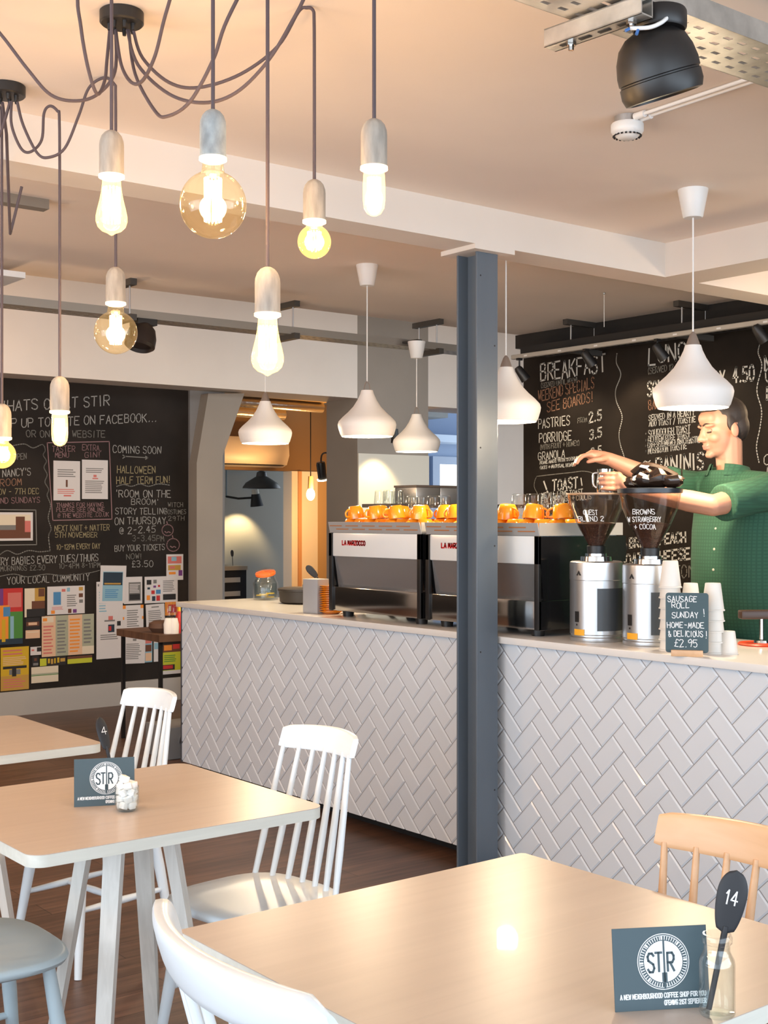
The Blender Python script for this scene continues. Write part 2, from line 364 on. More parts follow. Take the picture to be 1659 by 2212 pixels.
# leaning portal leg in front of the pier
def onback(px, py, y): return at(px, py, y=y)
yl = 9.02
pts = [(425, 1560), (425, 1000), (450, 850), (528, 850), (481, 985), (480, 1560)]
pl = [(onback(x, y, yl).x, onback(x, y, yl).z) for x, y in pts]
pl = [(x, max(0, z)) for x, z in pl]
struct('pillar_portal', MB().prism(pl, yl, YB - .03, lambda u, v, w: Vector((u, w, v))), grey_paint)

# rooms behind the openings
xr0 = xb - 1.2; YI = 11.8
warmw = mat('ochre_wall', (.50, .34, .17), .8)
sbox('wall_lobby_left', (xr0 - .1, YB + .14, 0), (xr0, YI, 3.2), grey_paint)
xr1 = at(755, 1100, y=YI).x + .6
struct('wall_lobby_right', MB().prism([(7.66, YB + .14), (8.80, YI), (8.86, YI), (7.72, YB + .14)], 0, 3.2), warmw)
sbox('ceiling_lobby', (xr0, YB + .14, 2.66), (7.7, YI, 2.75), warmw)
zi = at(560, 1016, y=YI).z; xi0 = at(480, 1100, y=YI).x - .9; xi1 = at(627, 1100, y=YI).x; xi2 = at(683, 1100, y=YI).x
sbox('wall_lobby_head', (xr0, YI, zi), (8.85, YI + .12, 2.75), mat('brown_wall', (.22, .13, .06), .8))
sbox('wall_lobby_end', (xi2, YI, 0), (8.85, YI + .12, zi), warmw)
sbox('door_frame', (xi1, YI - .03, 0), (xi2, YI + .14, zi), mat('door_frame_paint', (.82, .77, .67), .6))
sbox('trim_door_frame', (at(644, 1100, y=YI - .04).x, YI - .05, 0), (at(651, 1100, y=YI - .04).x, YI - .03, zi), mat('orange_edge', (.62, .33, .16), .6))
YG = 14.6
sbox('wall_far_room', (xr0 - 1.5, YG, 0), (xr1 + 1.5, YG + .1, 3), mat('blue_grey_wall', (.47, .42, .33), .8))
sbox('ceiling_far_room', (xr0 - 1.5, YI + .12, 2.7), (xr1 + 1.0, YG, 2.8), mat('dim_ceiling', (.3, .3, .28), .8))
# blue room seen right of the column, with its window
blue = mat('pale_blue_wall', (.30, .38, .52), .8)
sbox('wall_blue_room', (9.4, 12.6, 0), (13, 12.7, 3.3), blue)
sbox('ceiling_blue_room', (7.7, YB + .14, 3.2), (13, 12.6, 3.3), blue)
w0 = at(944, 1003, y=12.6); w1 = at(1010, 1050, y=12.6)
struct('wall_blue_side', MB().prism([(7.725, YB + .14), (8.865, YI), (9.4, 12.6), (9.45, 12.6), (8.92, YI), (7.78, YB + .14)], 0, 3.2), blue)
wn = MB().bb((w0.x, 12.57, w1.z), (w1.x, 12.61, w0.z)).build('window_1', emis('window_daylight', (.95, 1, .96), 3.0), None, 0); wn['kind'] = 'structure'
wr = MB(); 
wr.bb((w0.x - .12, 12.54, w1.z), (w0.x, 12.6, w0.z)); wr.bb((w0.x - .12, 12.54, w0.z), (w1.x, 12.6, w0.z + .1)); wr.bb((w0.x - .12, 12.54, w1.z - .1), (w1.x, 12.6, w1.z))
struct('window_frame_blue', wr, mat('blue_frame', (.36, .42, .52), .6))
sb = at(930, 946, y=12.2); sbox('trim_blue_room', (sb.x - .3, 12.2, sb.z - .04), (13, 12.6, sb.z + .05), mat('pale_ledge', (.60, .70, .82), .6))

# steel pillar (an H section) with its white head plate
def pillar():
    x0, x1, y0, y1, t = 3.484, 3.600, 3.838, 3.963, .010
    mb = MB(); zt = 2.556
    mb.bb((x0, y0, 0), (x1, y0 + t, zt), .0015, 1).bb((x0, y1 - t, 0), (x1, y1, zt), .0015, 1)
    xm = (x0 + x1) / 2; mb.bb((xm - .004, y0 + t, 0), (xm + .004, y1 - t, zt))
    o = struct('pillar', mb, steel_paint)
    bh = MB()
    for k, z in enumerate((2.46, 2.18, 1.76, 1.36, .93, .36)):
        xx = x1 - .018 if k % 2 else x0 + .02
        bh.cyl((xx, y0 + .001, z), (xx, y0 - .0008, z), .0035, n=10)
    bh.build('bolt_hole', blackmatt, o)
    sbox('trim_pillar_plate', (3.44, 3.80, zt), (3.66, 4.01, 2.575), white_paint)
pillar()
sbox('floor_threshold', (3.4, 9.2, 0), (6.6, 14.5, .002), mat('lobby_floor', (.10, .08, .06), .5))

# ================================================================== COUNTER
def counter():
    t = thing('bar_counter', 'long white bar counter faced with herringbone metro tiles behind the steel pillar', 'counter', (4.0, 4.0, 0))
    L = Vector((4.0, 4.0, 0)); y0, y1, xf_ = 1.5, 6.56, 3.645
    MB().bb((xf_ + .006, y0, .06), (4.26, y1, .957)).move(-L).build('body', grout, t, 0)
    MB().bb((xf_ + .10, y0, 0), (4.22, y1 - .02, .06)).move(-L).build('kick_plate', blackmatt, t, 0)
    MB().bb((xf_ - .002, y1 - .002, .058), (xf_ + .03, y1 + .006, .957)).move(-L).build('shadow_gap_strip', mat('shadow_gap_dark', (.06, .06, .07), .5), t, 0)  # dark strip painted in for the shadow gap at the counter's end
    # herringbone tiles, each bevelled
    mb = MB(); bm = mb.bm; W_ = .0765; g = .0012; q2 = math.sqrt(.5); hh = .0045; ins = .0055
    def put(p, q, sp, sq):
        a = [(p * W_ + g, q * W_ + g), ((p + sp) * W_ - g, q * W_ + g), ((p + sp) * W_ - g, (q + sq) * W_ - g), (p * W_ + g, (q + sq) * W_ - g)]
        b = [(a[0][0] + ins, a[0][1] + ins), (a[1][0] - ins, a[1][1] + ins), (a[2][0] - ins, a[2][1] - ins), (a[3][0] + ins, a[3][1] - ins)]
        cu = sum((i[0] - i[1]) * q2 for i in a) / 4; cv = sum((i[0] + i[1]) * q2 for i in a) / 4
        if not (-.15 < cu < y1 - y0 + .15 and -.15 < cv < 1.05): return
        f = lambda pq, d: bm.verts.new((xf_ + .006 - d, y1 - (pq[0] - pq[1]) * q2, .06 + (pq[0] + pq[1]) * q2))
        A = [f(i, 0) for i in a]; B = [f(i, hh) for i in b]
        bm.faces.new(B)
        for k in range(4): bm.faces.new((A[k], A[(k + 1) % 4], B[(k + 1) % 4], B[k]))
    for n in range(-90, 90):
        for m in range(-40, 40):
            put(n + 4 * m, n, 2, 1); put(n + 2 + 4 * m, n - 1, 1, 2)
    for co, no in (((0, y1, 0), (0, 1, 0)), ((0, y0, 0), (0, -1, 0)), ((0, 0, .06), (0, 0, -1)), ((0, 0, .957), (0, 0, 1))):
        bmesh.ops.bisect_plane(bm, geom=list(bm.verts) + list(bm.edges) + list(bm.faces), plane_co=co, plane_no=no, clear_outer=True)
    mb.move(-L).build('tile_facing', tile_m, t, 0)
    w = thing('worktop', 'white stone worktop slab on the tiled bar counter', 'worktop', (4.0, 4.0, .957))
    MB().bb((3.618, y0 - .1, .957), (4.315, y1 + .02, .986), .003).move((-4, -4, -.957)).build('slab', quartz, w, 30)
counter()
ZC = .986

# ================================================================== TABLES
def make_table(label, x0, x1, y0, y1, group='cafe tables', r=.04):
    cx, cy = (x0 + x1) / 2, (y0 + y1) / 2; t = thing('cafe_table', label, 'table', (cx, cy, 0), 0, group)
    hx, hy = (x1 - x0) / 2, (y1 - y0) / 2
    def rr(hx, hy, r):
        out = []
        for sx, sy, a0 in ((1, 1, 0), (-1, 1, 90), (-1, -1, 180), (1, -1, 270)):
            for k in range(7):
                a = R(a0 + 15 * k); out.append((sx * (hx - r) + r * math.cos(a), sy * (hy - r) + r * math.sin(a)))
        return out
    top = MB().prism(rr(hx, hy, r), .7485, .7500).build('table_top', table_top, t, 30)
    MB().prism(rr(hx, hy, r), .722, .7485).build('edge_band', table_edge, top, 30)
    for sx in (-1, 1):
        for sy in (-1, 1):
            leg = MB(); a = Vector((sx * .070 + .02, sy * .070 - .012, .722)); b = Vector((sx * .160 + .02, sy * .160 - .012, 0))
            d = (b - a).normalized(); rad = Vector((sx, sy, 0)).normalized(); tan = Vector((-rad.y, rad.x, 0)); rd = tan.cross(d).normalized()
            hw, ht = .0235, .0155
            P = [[c + tan * (i * hw * q) + rd * (j * ht * q) for i, j in ((-1, -1), (1, -1), (1, 1), (-1, 1))] for c, q in ((a, 1), (b, .72))]
            for k in range(4): leg.quad([P[0][k], P[0][(k + 1) % 4], P[1][(k + 1) % 4], P[1][k]])
            leg.quad(P[0]); leg.quad(P[1])
            bmesh.ops.remove_doubles(leg.bm, verts=leg.bm.verts, dist=1e-5)
            leg.build('leg', table_leg, t, 0)
    MB().bb((-.2, -.2, .700), (.2, .2, .722)).build('under_frame', table_leg, t, 0)
    return t
make_table('pale birch cafe table in the foreground, nearest the camera', 1.102, 1.948, 1.15, 1.998, r=.012)
make_table('birch cafe table with a sign card and a jar of sugar cubes', 1.092, 1.868, 2.62, 3.354)
make_table('birch cafe table behind the sugar table, cut by the left edge', 1.05, 1.826, 3.79, 4.545)

# ================================================================== CHAIRS
def make_chair(name, label, loc, rz, m, rail_w=.36, sag=.048, rail_top=.86, rail_h=.072, rail_back=.10, rail_t=.019, nsp=7, group=None, seat_w=.43, edge=.35):
    """spindle-back chair that faces local +x"""
    t = thing(name, label, 'chair', loc, rz, group)
    # seat: rounded trapezoid, dished edge
    out = []
    def sq(a):
        c_, s_ = math.cos(a), math.sin(a); e = .62
        x = math.copysign(abs(c_) ** e, c_); y = math.copysign(abs(s_) ** e, s_)
        w = seat_w / 2 * (1 - .10 * (.5 - x / 2))
        return x * .205, y * w
    base = [sq(2 * math.pi * k / 44) for k in range(44)]
    mb = MB(); rings = []
    for sc_, z in ((.90, .424), (.975, .432), (1.0, .442), (.985, .450), (.94, .454), (.6, .450), (.25, .449)):
        rings.append([mb.bm.verts.new((x * sc_, y * sc_, z)) for x, y in base])
    for A, B in zip(rings, rings[1:]):
        for k in range(44): mb.bm.faces.new((A[k], A[(k + 1) % 44], B[(k + 1) % 44], B[k]))
    mb.bm.faces.new(rings[0][::-1]); mb.bm.faces.new(rings[-1])
    mb.build('seat', m, t, 50)
    feet = {}
    for fx, fy in ((1, 1), (1, -1), (-1, 1), (-1, -1)):
        a = Vector((fx * .14, fy * .13, .432)); b = Vector((fx * .195, fy * .185, 0)); feet[fx, fy] = (a, b)
        MB().tube([a, a.lerp(b, .35), b], [.015, .0185, .012], 12).build('leg', m, t, 60)
    for fy in (1, -1):
        p = feet[1, fy][0].lerp(feet[1, fy][1], .52); q = feet[-1, fy][0].lerp(feet[-1, fy][1], .52)
        MB().tube([p, p.lerp(q, .5), q], [.0085, .0125, .0085], 10).build('stretcher', m, t, 60)
    p = feet[1, 1][0].lerp(feet[-1, 1][0], .5).lerp(feet[1, 1][1].lerp(feet[-1, 1][1], .5), .52); q = Vector((p.x, -p.y, p.z))
    MB().tube([p, p.lerp(q, .5), q], [.0085, .0125, .0085], 10).build('stretcher', m, t, 60)
    # crest rail curved in plan, crowned on top
    xb_ = -.17 - rail_back; N = 20; mb = MB(); secs = []
    for k in range(N + 1):
        v = -1 + 2 * k / N; y = v * rail_w / 2; x = xb_ + sag * (v * v) ; crown = .008 * (1 - v * v)
        h0 = rail_top - rail_h - crown * .4; h1 = rail_top - .012 + crown
        dx = 2 * sag * v / (rail_w / 2); n = Vector((1, -dx, 0)).normalized(); e = 1 - max(0, abs(v) - .95) * 3 if edge < .5 else max(.25, 1 - max(0, (abs(v) - .90) / .10) ** 2) ** .5
        lean = rail_back * rail_h / (rail_top - .45); zc_ = (h0 + h1) / 2; hz = (h1 - h0) / 2 * e
        sec = []
        for s in range(16):
            a = 2 * math.pi * s / 16; ca, sa = math.cos(a), math.sin(a)
            ux = math.copysign(abs(ca) ** edge, ca) * rail_t / 2 * e; uz = math.copysign(abs(sa) ** edge, sa)
            pt = Vector((x, y, zc_ + uz * hz)) + n * ux; pt.x -= lean * uz / 2; sec.append(mb.bm.verts.new(pt))
        secs.append(sec)
    for A, B in zip(secs, secs[1:]):
        for s in range(16): mb.bm.faces.new((A[s], A[(s + 1) % 16], B[(s + 1) % 16], B[s]))
    mb.bm.faces.new(secs[0][::-1]); mb.bm.faces.new(secs[-1]); mb.build('crest_rail', m, t, 45)
    for k in range(nsp):
        v = -1 + 2 * k / (nsp - 1); y0_ = v * .166; x0_ = -.172 + .03 * v * v
        y1_ = v * rail_w / 2 * .90; x1_ = xb_ + sag * (v * .9) ** 2 + .012
        a = Vector((x0_, y0_, .446)); b = Vector((x1_, y1_, rail_top - rail_h + .01))
        MB().tube([a, a.lerp(b, .3), a.lerp(b, .6), b], [.0082, .0105, .0095, .0070], 10).build('spindle', m, t, 60)
    return t
make_chair('spindle_chair', 'white spindle-back chair in front of the tiled counter, right of the sugar table', (1.862, 2.945, 0), R(188.5), chair_white, rail_w=.30, rail_top=.880, rail_back=.108)
make_chair('spindle_chair', 'white spindle-back chair behind the sugar table, beside the left end of the counter', (1.905, 4.03, 0), R(190), chair_white, rail_w=.29, rail_top=.872)
make_chair('bow_back_chair', 'white chair with a broad curved top rail, cut by the bottom edge of the photo', (1.172, 1.525, 0), R(-6), chair_white, rail_w=.53, sag=.075, rail_top=.893, rail_h=.085, rail_back=.12, rail_t=.034, edge=.6)
make_chair('spindle_chair', 'natural beech spindle-back chair at the right end of the foreground table', (1.90, 1.54, 0), R(180), beech, rail_w=.45, sag=.045, rail_back=.09, rail_top=.868, rail_h=.08)
make_chair('spindle_chair', 'pale blue-grey painted chair tucked under the sugar table at the left edge', (1.095, 3.0, 0), R(0), chair_blue, seat_w=.45)

# ================================================================== PENDANT BULBS AND CEILING ROSES
def rose(px, py, Z, label):
    p = at(px, py, Z=Z); p.z = 2.73
    t = thing('ceiling_rose', label, 'ceiling rose', p, 0, 'ceiling roses of the bulb clusters')
    MB().lathe([(0, -.032), (.050, -.032), (.054, -.028), (.054, -.002), (.052, 0), (0, 0)], 40).build('plate', black, t)
    for k in range(7):
        a = 2 * math.pi * k / 7; MB().cyl((.03 * math.cos(a), .03 * math.sin(a), -.032), (.03 * math.cos(a), .03 * math.sin(a), -.048), .006, .0045, 12).build('cord_grip', black, t)
    return p
r1 = rose(263, 25, 3.16, 'black ceiling rose feeding the nearer cluster of bulbs, fully in view')
r2 = rose(14, 185, 3.70, 'black ceiling rose cut by the left edge of the photo')
HR = .0275
def bulb_shape(kind):
    if kind == 'globe': r, L = .070, .160
    if kind == 'globe_small': r, L = .041, .085
    if kind in ('globe', 'globe_small', 'globe_mid'):
        if kind == 'globe_mid': r, L = .061, .138
        cz = -(L - r); prof = []
        nk = .021 if kind != 'globe_small' else .018
        prof.append((nk, 0)); a0 = math.asin(nk * 1.15 / r)
        for k in range(22):
            a = a0 + (math.pi - a0) * k / 21; prof.append((max(r * math.sin(a), 0), cz + r * math.cos(a)))
        return prof, (L, r)
    if kind == 'teardrop':
        return [(.020, 0), (.021, -.012), (.023, -.030), (.027, -.050), (.032, -.070), (.035, -.085), (.035, -.096), (.031, -.108), (.022, -.117), (.010, -.122), (.004, -.126), (0, -.128)], (.125, .035)
    return [(.021, 0), (.0225, -.01), (.0235, -.03), (.0235, -.062), (.0215, -.078), (.015, -.089), (.006, -.094), (0, -.095)], (.093, .0235)
def pendant(label, px, top, Z, kind, path, holder_m=concrete):
    """top = photo row of the holder's top; path = the cord from its rose to the holder"""
    p = at(px, top, Z=Z); t = thing('bulb_pendant', label, 'pendant light', p, 0, 'bare filament bulbs on swagged cords')
    MB().tube([q - p for q in path], .0042, 8, smooth=7).build('cord', cord_m, t, 60)
    hp = [(0, 0), (.008, -.0005), (.016, -.005), (.0225, -.013), (.0265, -.024), (HR, -.034), (HR, -.098), (HR - .002, -.100), (0, -.100)]
    MB().lathe(hp, 32).build('lamp_holder', holder_m, t, 50)
    MB().lathe([(0, -.100), (HR + .0015, -.100), (HR + .0015, -.106), (.021, -.110), (0, -.110)], 32).build('collar', ring_glow, t)
    prof, (L, r) = bulb_shape(kind); z0 = -.108
    b = MB().lathe([(r_, z + z0) for r_, z in prof], 32, caps=False).build('glass_bulb', glow_small if kind == 'globe_small' else amber if kind.startswith('globe') else glow_glass, t, 80)
    fil = MB()
    if kind == 'globe': fr, f0, f1 = .017, -.035, -.125
    elif kind == 'globe_mid': fr, f0, f1 = .0155, -.030, -.110
    elif kind == 'globe_small': fr, f0, f1 = .016, -.020, -.062
    elif kind == 'teardrop': fr, f0, f1 = .018, -.020, -.098
    else: fr, f0, f1 = .013, -.015, -.080
    for k in range(14):
        a = 2 * math.pi * k / 14; fil.tube([(fr * math.cos(a), fr * math.sin(a), z0 + f0), (fr * math.cos(a + .2), fr * math.sin(a + .2), z0 + f1)], .0020, 6)
    fil.build('filament', filament, b, 60)
    MB().cyl((0, 0, z0), (0, 0, z0 + f0), .004, .003, 8).build('glass_stem', clear, b)
    l = point('bulb_light', p + Vector((0, 0, z0 - L * .5)), BULB_W, WARM, .03); l.parent = t; l.location = (0, 0, z0 - L * .5)
    return t
def path(rz, pts, Z1, px, top):
    """rz: rose point; pts: photo pixels along the swag, depth easing from the rose to the bulb's hook"""
    Z0 = rz.x * SN + rz.y * CS; n = len(pts); out = []
    for i, (x, y) in enumerate(pts): out.append(at(x, y, Z=Z0 + (Z1 - Z0) * (i / (n - 1))))
    out[0].z = min(out[0].z, 2.73 - .046)
    for q in out: q.z = min(q.z, 2.726)
    e = at(px, top, Z=Z1); h = out[-1]
    return out + [Vector((e.x + (h.x - e.x) * .15, e.y + (h.y - e.y) * .15, h.z - .03)), Vector((e.x, e.y, (h.z * .6 + e.z * .4))), e]
B = {}
pendant('teardrop bulb in a pale holder, left of the big amber globe', 241, 282, 2.86, 'teardrop', path(r1, [(237, 62), (231, 130), (226, 175), (210, 203), (191, 150), (175, 60), (172, -20), (236, -85)], 2.86, 241, 282))
pendant('largest amber globe bulb in a grey concrete holder', 460, 237, 2.66, 'globe', path(r1, [(250, 62), (262, 140), (284, 178), (308, 174), (335, 120), (358, 30), (390, -60), (458, -160)], 2.66, 460, 237), mat('grey_concrete', (.30, .32, .32), .85, var=.25, scale=(50, 50, 30)))
pendant('teardrop bulb hanging lowest in the middle of the photo', 578, 577, 2.757, 'teardrop', path(r1, [(278, 62), (292, 160), (335, 240), (362, 251), (410, 220), (460, 130), (492, 40), (577, -120)], 2.757, 578, 577))
pendant('small round bulb in a narrow wooden holder', 679, 388, 3.12, 'globe_small', path(r1, [(288, 62), (308, 125), (365, 178), (430, 189), (520, 160), (600, 100), (645, 25), (663, 12), (676, 22)], 3.12, 679, 388))
pendant('tubular bulb hanging furthest right of the cluster', 808, 257, 2.66, 'tube', path(r1, [(275, 62), (298, 140), (365, 203), (440, 222), (510, 200), (580, 130), (640, 30), (700, -80), (807, -160)], 2.66, 808, 257))
pendant('amber globe bulb hanging below the left teardrop bulb', 250, 577, 3.61, 'globe_mid', path(r2, [(37, 215), (50, 270), (80, 330), (105, 340), (140, 320), (170, 250), (192, 190), (225, 168), (247, 182)], 3.61, 250, 577))
pendant('tubular bulb shining in front of the notice chalkboard', 129, 813, 3.70, 'tube', path(r2, [(25, 215), (25, 270), (45, 320), (66, 328), (90, 302), (95, 245), (108, 229), (124, 240)], 3.70, 129, 813))
pendant('small round bulb cut by the left edge of the photo', 4, 872, 3.80, 'globe_small', path(r2, [(22, 215), (0, 290), (-20, 310), (-25, 260), (-10, 222), (1, 235)], 3.80, 4, 872))
pendant('bulb out of frame at the left, its long cord swagged across the ceiling', -170, 420, 3.0, 'teardrop', path(r1, [(250, 62), (248, 155), (212, 203), (165, 218), (110, 205), (60, 150), (0, 72), (-60, 10), (-170, -40)], 3.0, -170, 420))
hc = thing('cord_loop', 'slack cord hanging in a sharp loop at the upper left edge', 'cord', at(22, 505, Z=4.2))
pp = [at(5, 215, Z=3.7), at(14, 290, Z=3.8), at(18, 400, Z=4.0), at(22, 505, Z=4.2), at(32, 465, Z=4.2), at(47, 403, Z=4.2)]
pp[0].z = 2.68
MB().tube([q - hc.location for q in pp], .0048, 8).build('cord', cord_m, hc, 60)

# ================================================================== WHITE PENDANT LAMPS
def white_lamp(label, px, py_bottom, Z, ceil, cone=True):
    p = at(px, py_bottom, Z=Z); p.z = 1.895; r = .1525
    t = thing('pendant_lamp', label, 'pendant lamp', p, 0, 'white bell pendant lamps over the bar')
    prof = [(.132, .0), (.140, .012), (.150, .045), (.1525, .062), (.148, .078), (.128, .100), (.100, .125), (.072, .155), (.050, .190), (.036, .220), (.030, .240), (0, .240)]
    inner = [(0, .232), (.026, .232), (.046, .186), (.068, .150), (.096, .120), (.124, .095), (.144, .074), (.147, .060), (.138, .014), (.132, .0)]
    MB().lathe(prof, 48, caps=False).lathe(inner, 48, caps=False).build('shade', shade_m, t, 40)
    if cone: MB().lathe([(.026, .240), (.024, .250), (.012, .282), (.004, .292), (0, .292)], 20).build('neck_cap', mat('taupe_metal', (.22, .17, .14), .5), t)
    else:
        MB().tube([(-.020, 0, .240), (-.014, 0, .268), (0, 0, .286), (.014, 0, .268), (.020, 0, .240)], .0028, 8, smooth=4).build('stirrup', mat('taupe_metal', (.22, .17, .14), .5), t)
    h = ceil - p.z
    MB().cyl((0, 0, .285), (0, 0, h - .10), .0032, n=8).build('cord', white_plastic, t)
    MB().lathe([(0, h - .108), (.034, h - .108), (.038, h - .104), (.0575, h - .004), (.0575, h), (0, h)], 32).build('canopy', white_plastic, t)
    MB().ball((0, 0, .085), (.045, .045, .045), 20).build('lamp_bulb', emis('pendant_bulb_glow', (1, .82, .55), 14), t)
    MB().lathe([(0, .009), (.1325, .009), (.1325, .012), (0, .012)], 40).build('diffuser', mat('lit_diffuser', (.9, .85, .75), .6, emit=1.5, ecol=(1, .85, .6)), t)
    if ceil < 2.7: MB().bb((-.02, -.03, h), (.02, .26, h + .012)).build('mounting_arm', mat('dark_bracket', (.05, .045, .04), .6), t, 0)
    l = point('lamp_light', (0, 0, 0), PENDANT_W, SOFTWARM, .05); l.parent = t; l.location = (0, 0, -.02)
    return t
white_lamp('white bell pendant lamp hanging above the barista, furthest right', 1497, 880, 4.88, 2.73)
white_lamp('white bell pendant lamp half hidden behind the steel pillar', 1093, 918, 5.60, 2.785)
white_lamp('white bell pendant lamp above the left coffee machine, before the tall grey column', 793, 943, 6.62, 2.785, False)
white_lamp('white bell pendant lamp hanging in front of the lobby opening, furthest left', 573, 965, 7.25, 2.785)
white_lamp('smallest-looking white bell pendant lamp, just left of the steel pillar', 900, 978, 8.17, 2.60, False)

# ================================================================== CEILING HARDWARE
def tray(name, label, a, b, axis, width, z, h, m, cat='cable tray', rows=3):
    """perforated cable tray; a..b along axis, centred offset"""
    t = thing(name, label, cat, (*a, z)); L = b; mb = MB(); pitch = .052; sl = .024
    def bx(u0, u1, v0, v1, z0, z1):
        if axis == 'x': mb.bb((u0, v0, z0), (u1, v1, z1))
        else: mb.bb((v0, u0, z0), (v1, u1, z1))
    unit = width / (rows + (rows + 1) * 2.2); v1 = -width / 2
    for k in range(rows * 2 + 1):
        rowh = unit * (2.2 if k % 2 == 0 else 1); v0 = v1; v1 += rowh
        if k % 2 == 0: bx(0, L, v0, v0 + rowh, 0, .0015)
        else:
            u = 0
            while u < L:
                off = (pitch - sl); bx(u, min(u + off, L), v0 + (.0), v0 + rowh, 0, .0015); u += pitch
    mb.build('perforated_base', m, t, 0)
    for s in (-1, 1):
        f = MB(); y = s * width / 2
        if axis == 'x': f.bb((0, y - .001, 0), (L, y + .001, h)).bb((0, y - .008 if s > 0 else y, h - .002), (L, y if s > 0 else y + .008, h))
        else: f.bb((y - .001, 0, 0), (y + .001, L, h)).bb((y - .008 if s > 0 else y, 0, h - .002), (y if s > 0 else y + .008, L, h))
        f.build('side_flange', m, t, 0)
    return t
# near tray, upper right
pa = at(1087, 0, z=2.56); pb = at(1659, 183, z=2.56); pc = at(1520, 45, z=2.56)
yl_ = (pa.y + pb.y) / 2; yr_ = pc.y; ym = (yl_ + yr_) / 2
tray('cable_tray', 'wide perforated metal cable tray crossing the upper right corner', (pa.x - 1.0, ym), 4.60 - (pa.x - 1.0), 'x', abs(yl_ - yr_), 2.56, .05, galv, rows=4)
# strut under the tray
s0 = at(1188, 78, z=2.545); s1 = at(1391, 5, z=2.545)
st = thing('strut_channel', 'short slotted steel channel fixed across the wide cable tray', 'strut', (s0.x, s0.y, 2.515))
dl = s1 - s0; dl.z = 0; LL = dl.length; st.rotation_euler.z = math.atan2(dl.y, dl.x)
LL = max(LL, .26)
MB().bb((0, -.02, 0), (LL, .02, .003)).bb((0, -.02, 0), (LL, -.017, .04)).bb((0, .017, 0), (LL, .02, .04)).bb((0, -.02, .037), (LL, -.008, .04)).bb((0, .008, .037), (LL, .02, .04)).build('channel', galv, st, 0)
for k in range(4): MB().box((LL * (.18 + .2 * k), 0, -.0008), (.03, .011, .0016), None, .0004).build('slot', blackmatt, st)
for u in (.06, LL - .04): MB().cyl((u, 0, -.018), (u, 0, 0), .006, n=6).cyl((u, 0, -.008), (u, 0, 0), .011, n=6).build('bolt', steel, st)
# spotlight head on the near tray
def big_spot():
    p = at(1424, 28, Z=2.73); zt = 2.56; p.z = zt
    t = thing('black_spotlight', 'large black spotlight head hanging from the wide cable tray', 'spotlight', p)
    MB().lathe([(0, 0), (.056, 0), (.058, -.004), (.058, -.036), (.054, -.042), (0, -.042)], 36).build('mount', black, t)
    MB().bb((-.02, -.02, 0), (.02, .02, .10), .002).build('bracket', black, t)
    # pear-shaped head, aimed down to the left
    ax = Vector((CS * -.30, SN * .30 - .1, -1)).normalized(); q = ax.to_track_quat('Z', 'Y').to_matrix()
    c = Vector((0, 0, -.042)) 
    q2 = (Vector((.30 * CS + .22 * SN, -.30 * SN + .22 * CS, -1))).normalized().to_track_quat('Z', 'Y').to_matrix()
    prof = [(0, -.022), (.03, -.020), (.054, -.010), (.072, .008), (.083, .034), (.088, .062), (.088, .080)]
    prof += [(.085, .082), (.085, .085), (.088, .087), (.0885, .108), (.083, .124), (.074, .126), (.070, .110), (0, .108)]
    off = Vector((-CS * .022, SN * .022, 0)) + q2 @ Vector((0, 0, .015))
    MB().lathe(prof, 44, c=c + off, rot=q2, caps=False).build('head', black, t, 40)
    MB().tube([Vector((0, 0, -.04)), c + off * .6 + Vector((0, 0, -.01))], .022, 12).build('swivel_neck', black, t, 60)
    w = MB().tube([Vector((-.030, -.045, -.035)), Vector((-.050, -.045, -.05)), Vector((-.075, -.035, -.062)), Vector((-.098, -.005, -.060))], .0045, 8, smooth=5).build('flex', white_plastic, t, 60)
    MB().tube([Vector((-.098, -.005, -.060)), Vector((-.108, .0, -.066))], .0035, 6).tube([Vector((-.088, -.018, -.062)), Vector((-.094, -.018, -.076))], .0035, 6).build('wire_tip', mat('blue_sleeve', (.05, .15, .4), .5), w)
big_spot()
def detector():
    p = at(1355, 252, z=2.73)
    t = thing('smoke_detector', 'round white smoke detector on the ceiling below the black spotlight', 'smoke detector', p)
    MB().lathe([(0, 0), (.040, 0), (.040, -.022), (0, -.022)], 32).build('base', steel_b, t)
    MB().lathe([(0, -.022), (.048, -.022), (.051, -.026), (.051, -.046), (.046, -.054), (.030, -.066), (.022, -.070), (0, -.070)], 40).build('housing', white_plastic, t, 45)
    for k in range(20):
        a = 2 * math.pi * k / 20; r0 = Matrix.Rotation(a, 3, 'Z')
        MB().box(r0 @ Vector((.0395, 0, -.0588)), (.013, .0055, .004), (r0 @ Matrix.Rotation(R(36), 3, 'Y'))).build('vent_slot', blackmatt, t, 0)
    c = thing('conduit', 'thin white conduit pipes running to the smoke detector', 'conduit', p)
    e = at(1659, 165, z=2.71); d = Vector((e.x - p.x, e.y - p.y, 0)); n = Vector((-d.y, d.x, 0)).normalized()
    for s in (-1, 1):
        o_ = n * .014 * s; MB().tube([o_ + d.normalized() * .05 + Vector((0, 0, -.014)), o_ + d * 1.3 + Vector((0, 0, -.014))], .006, 10).build('pipe', white_plastic, c, 60)
        MB().cyl(o_ + d.normalized() * .045 + Vector((0, 0, -.014)), o_ + d.normalized() * .085 + Vector((0, 0, -.014)), .011, n=14).build('gland', white_plastic, c)
detector()
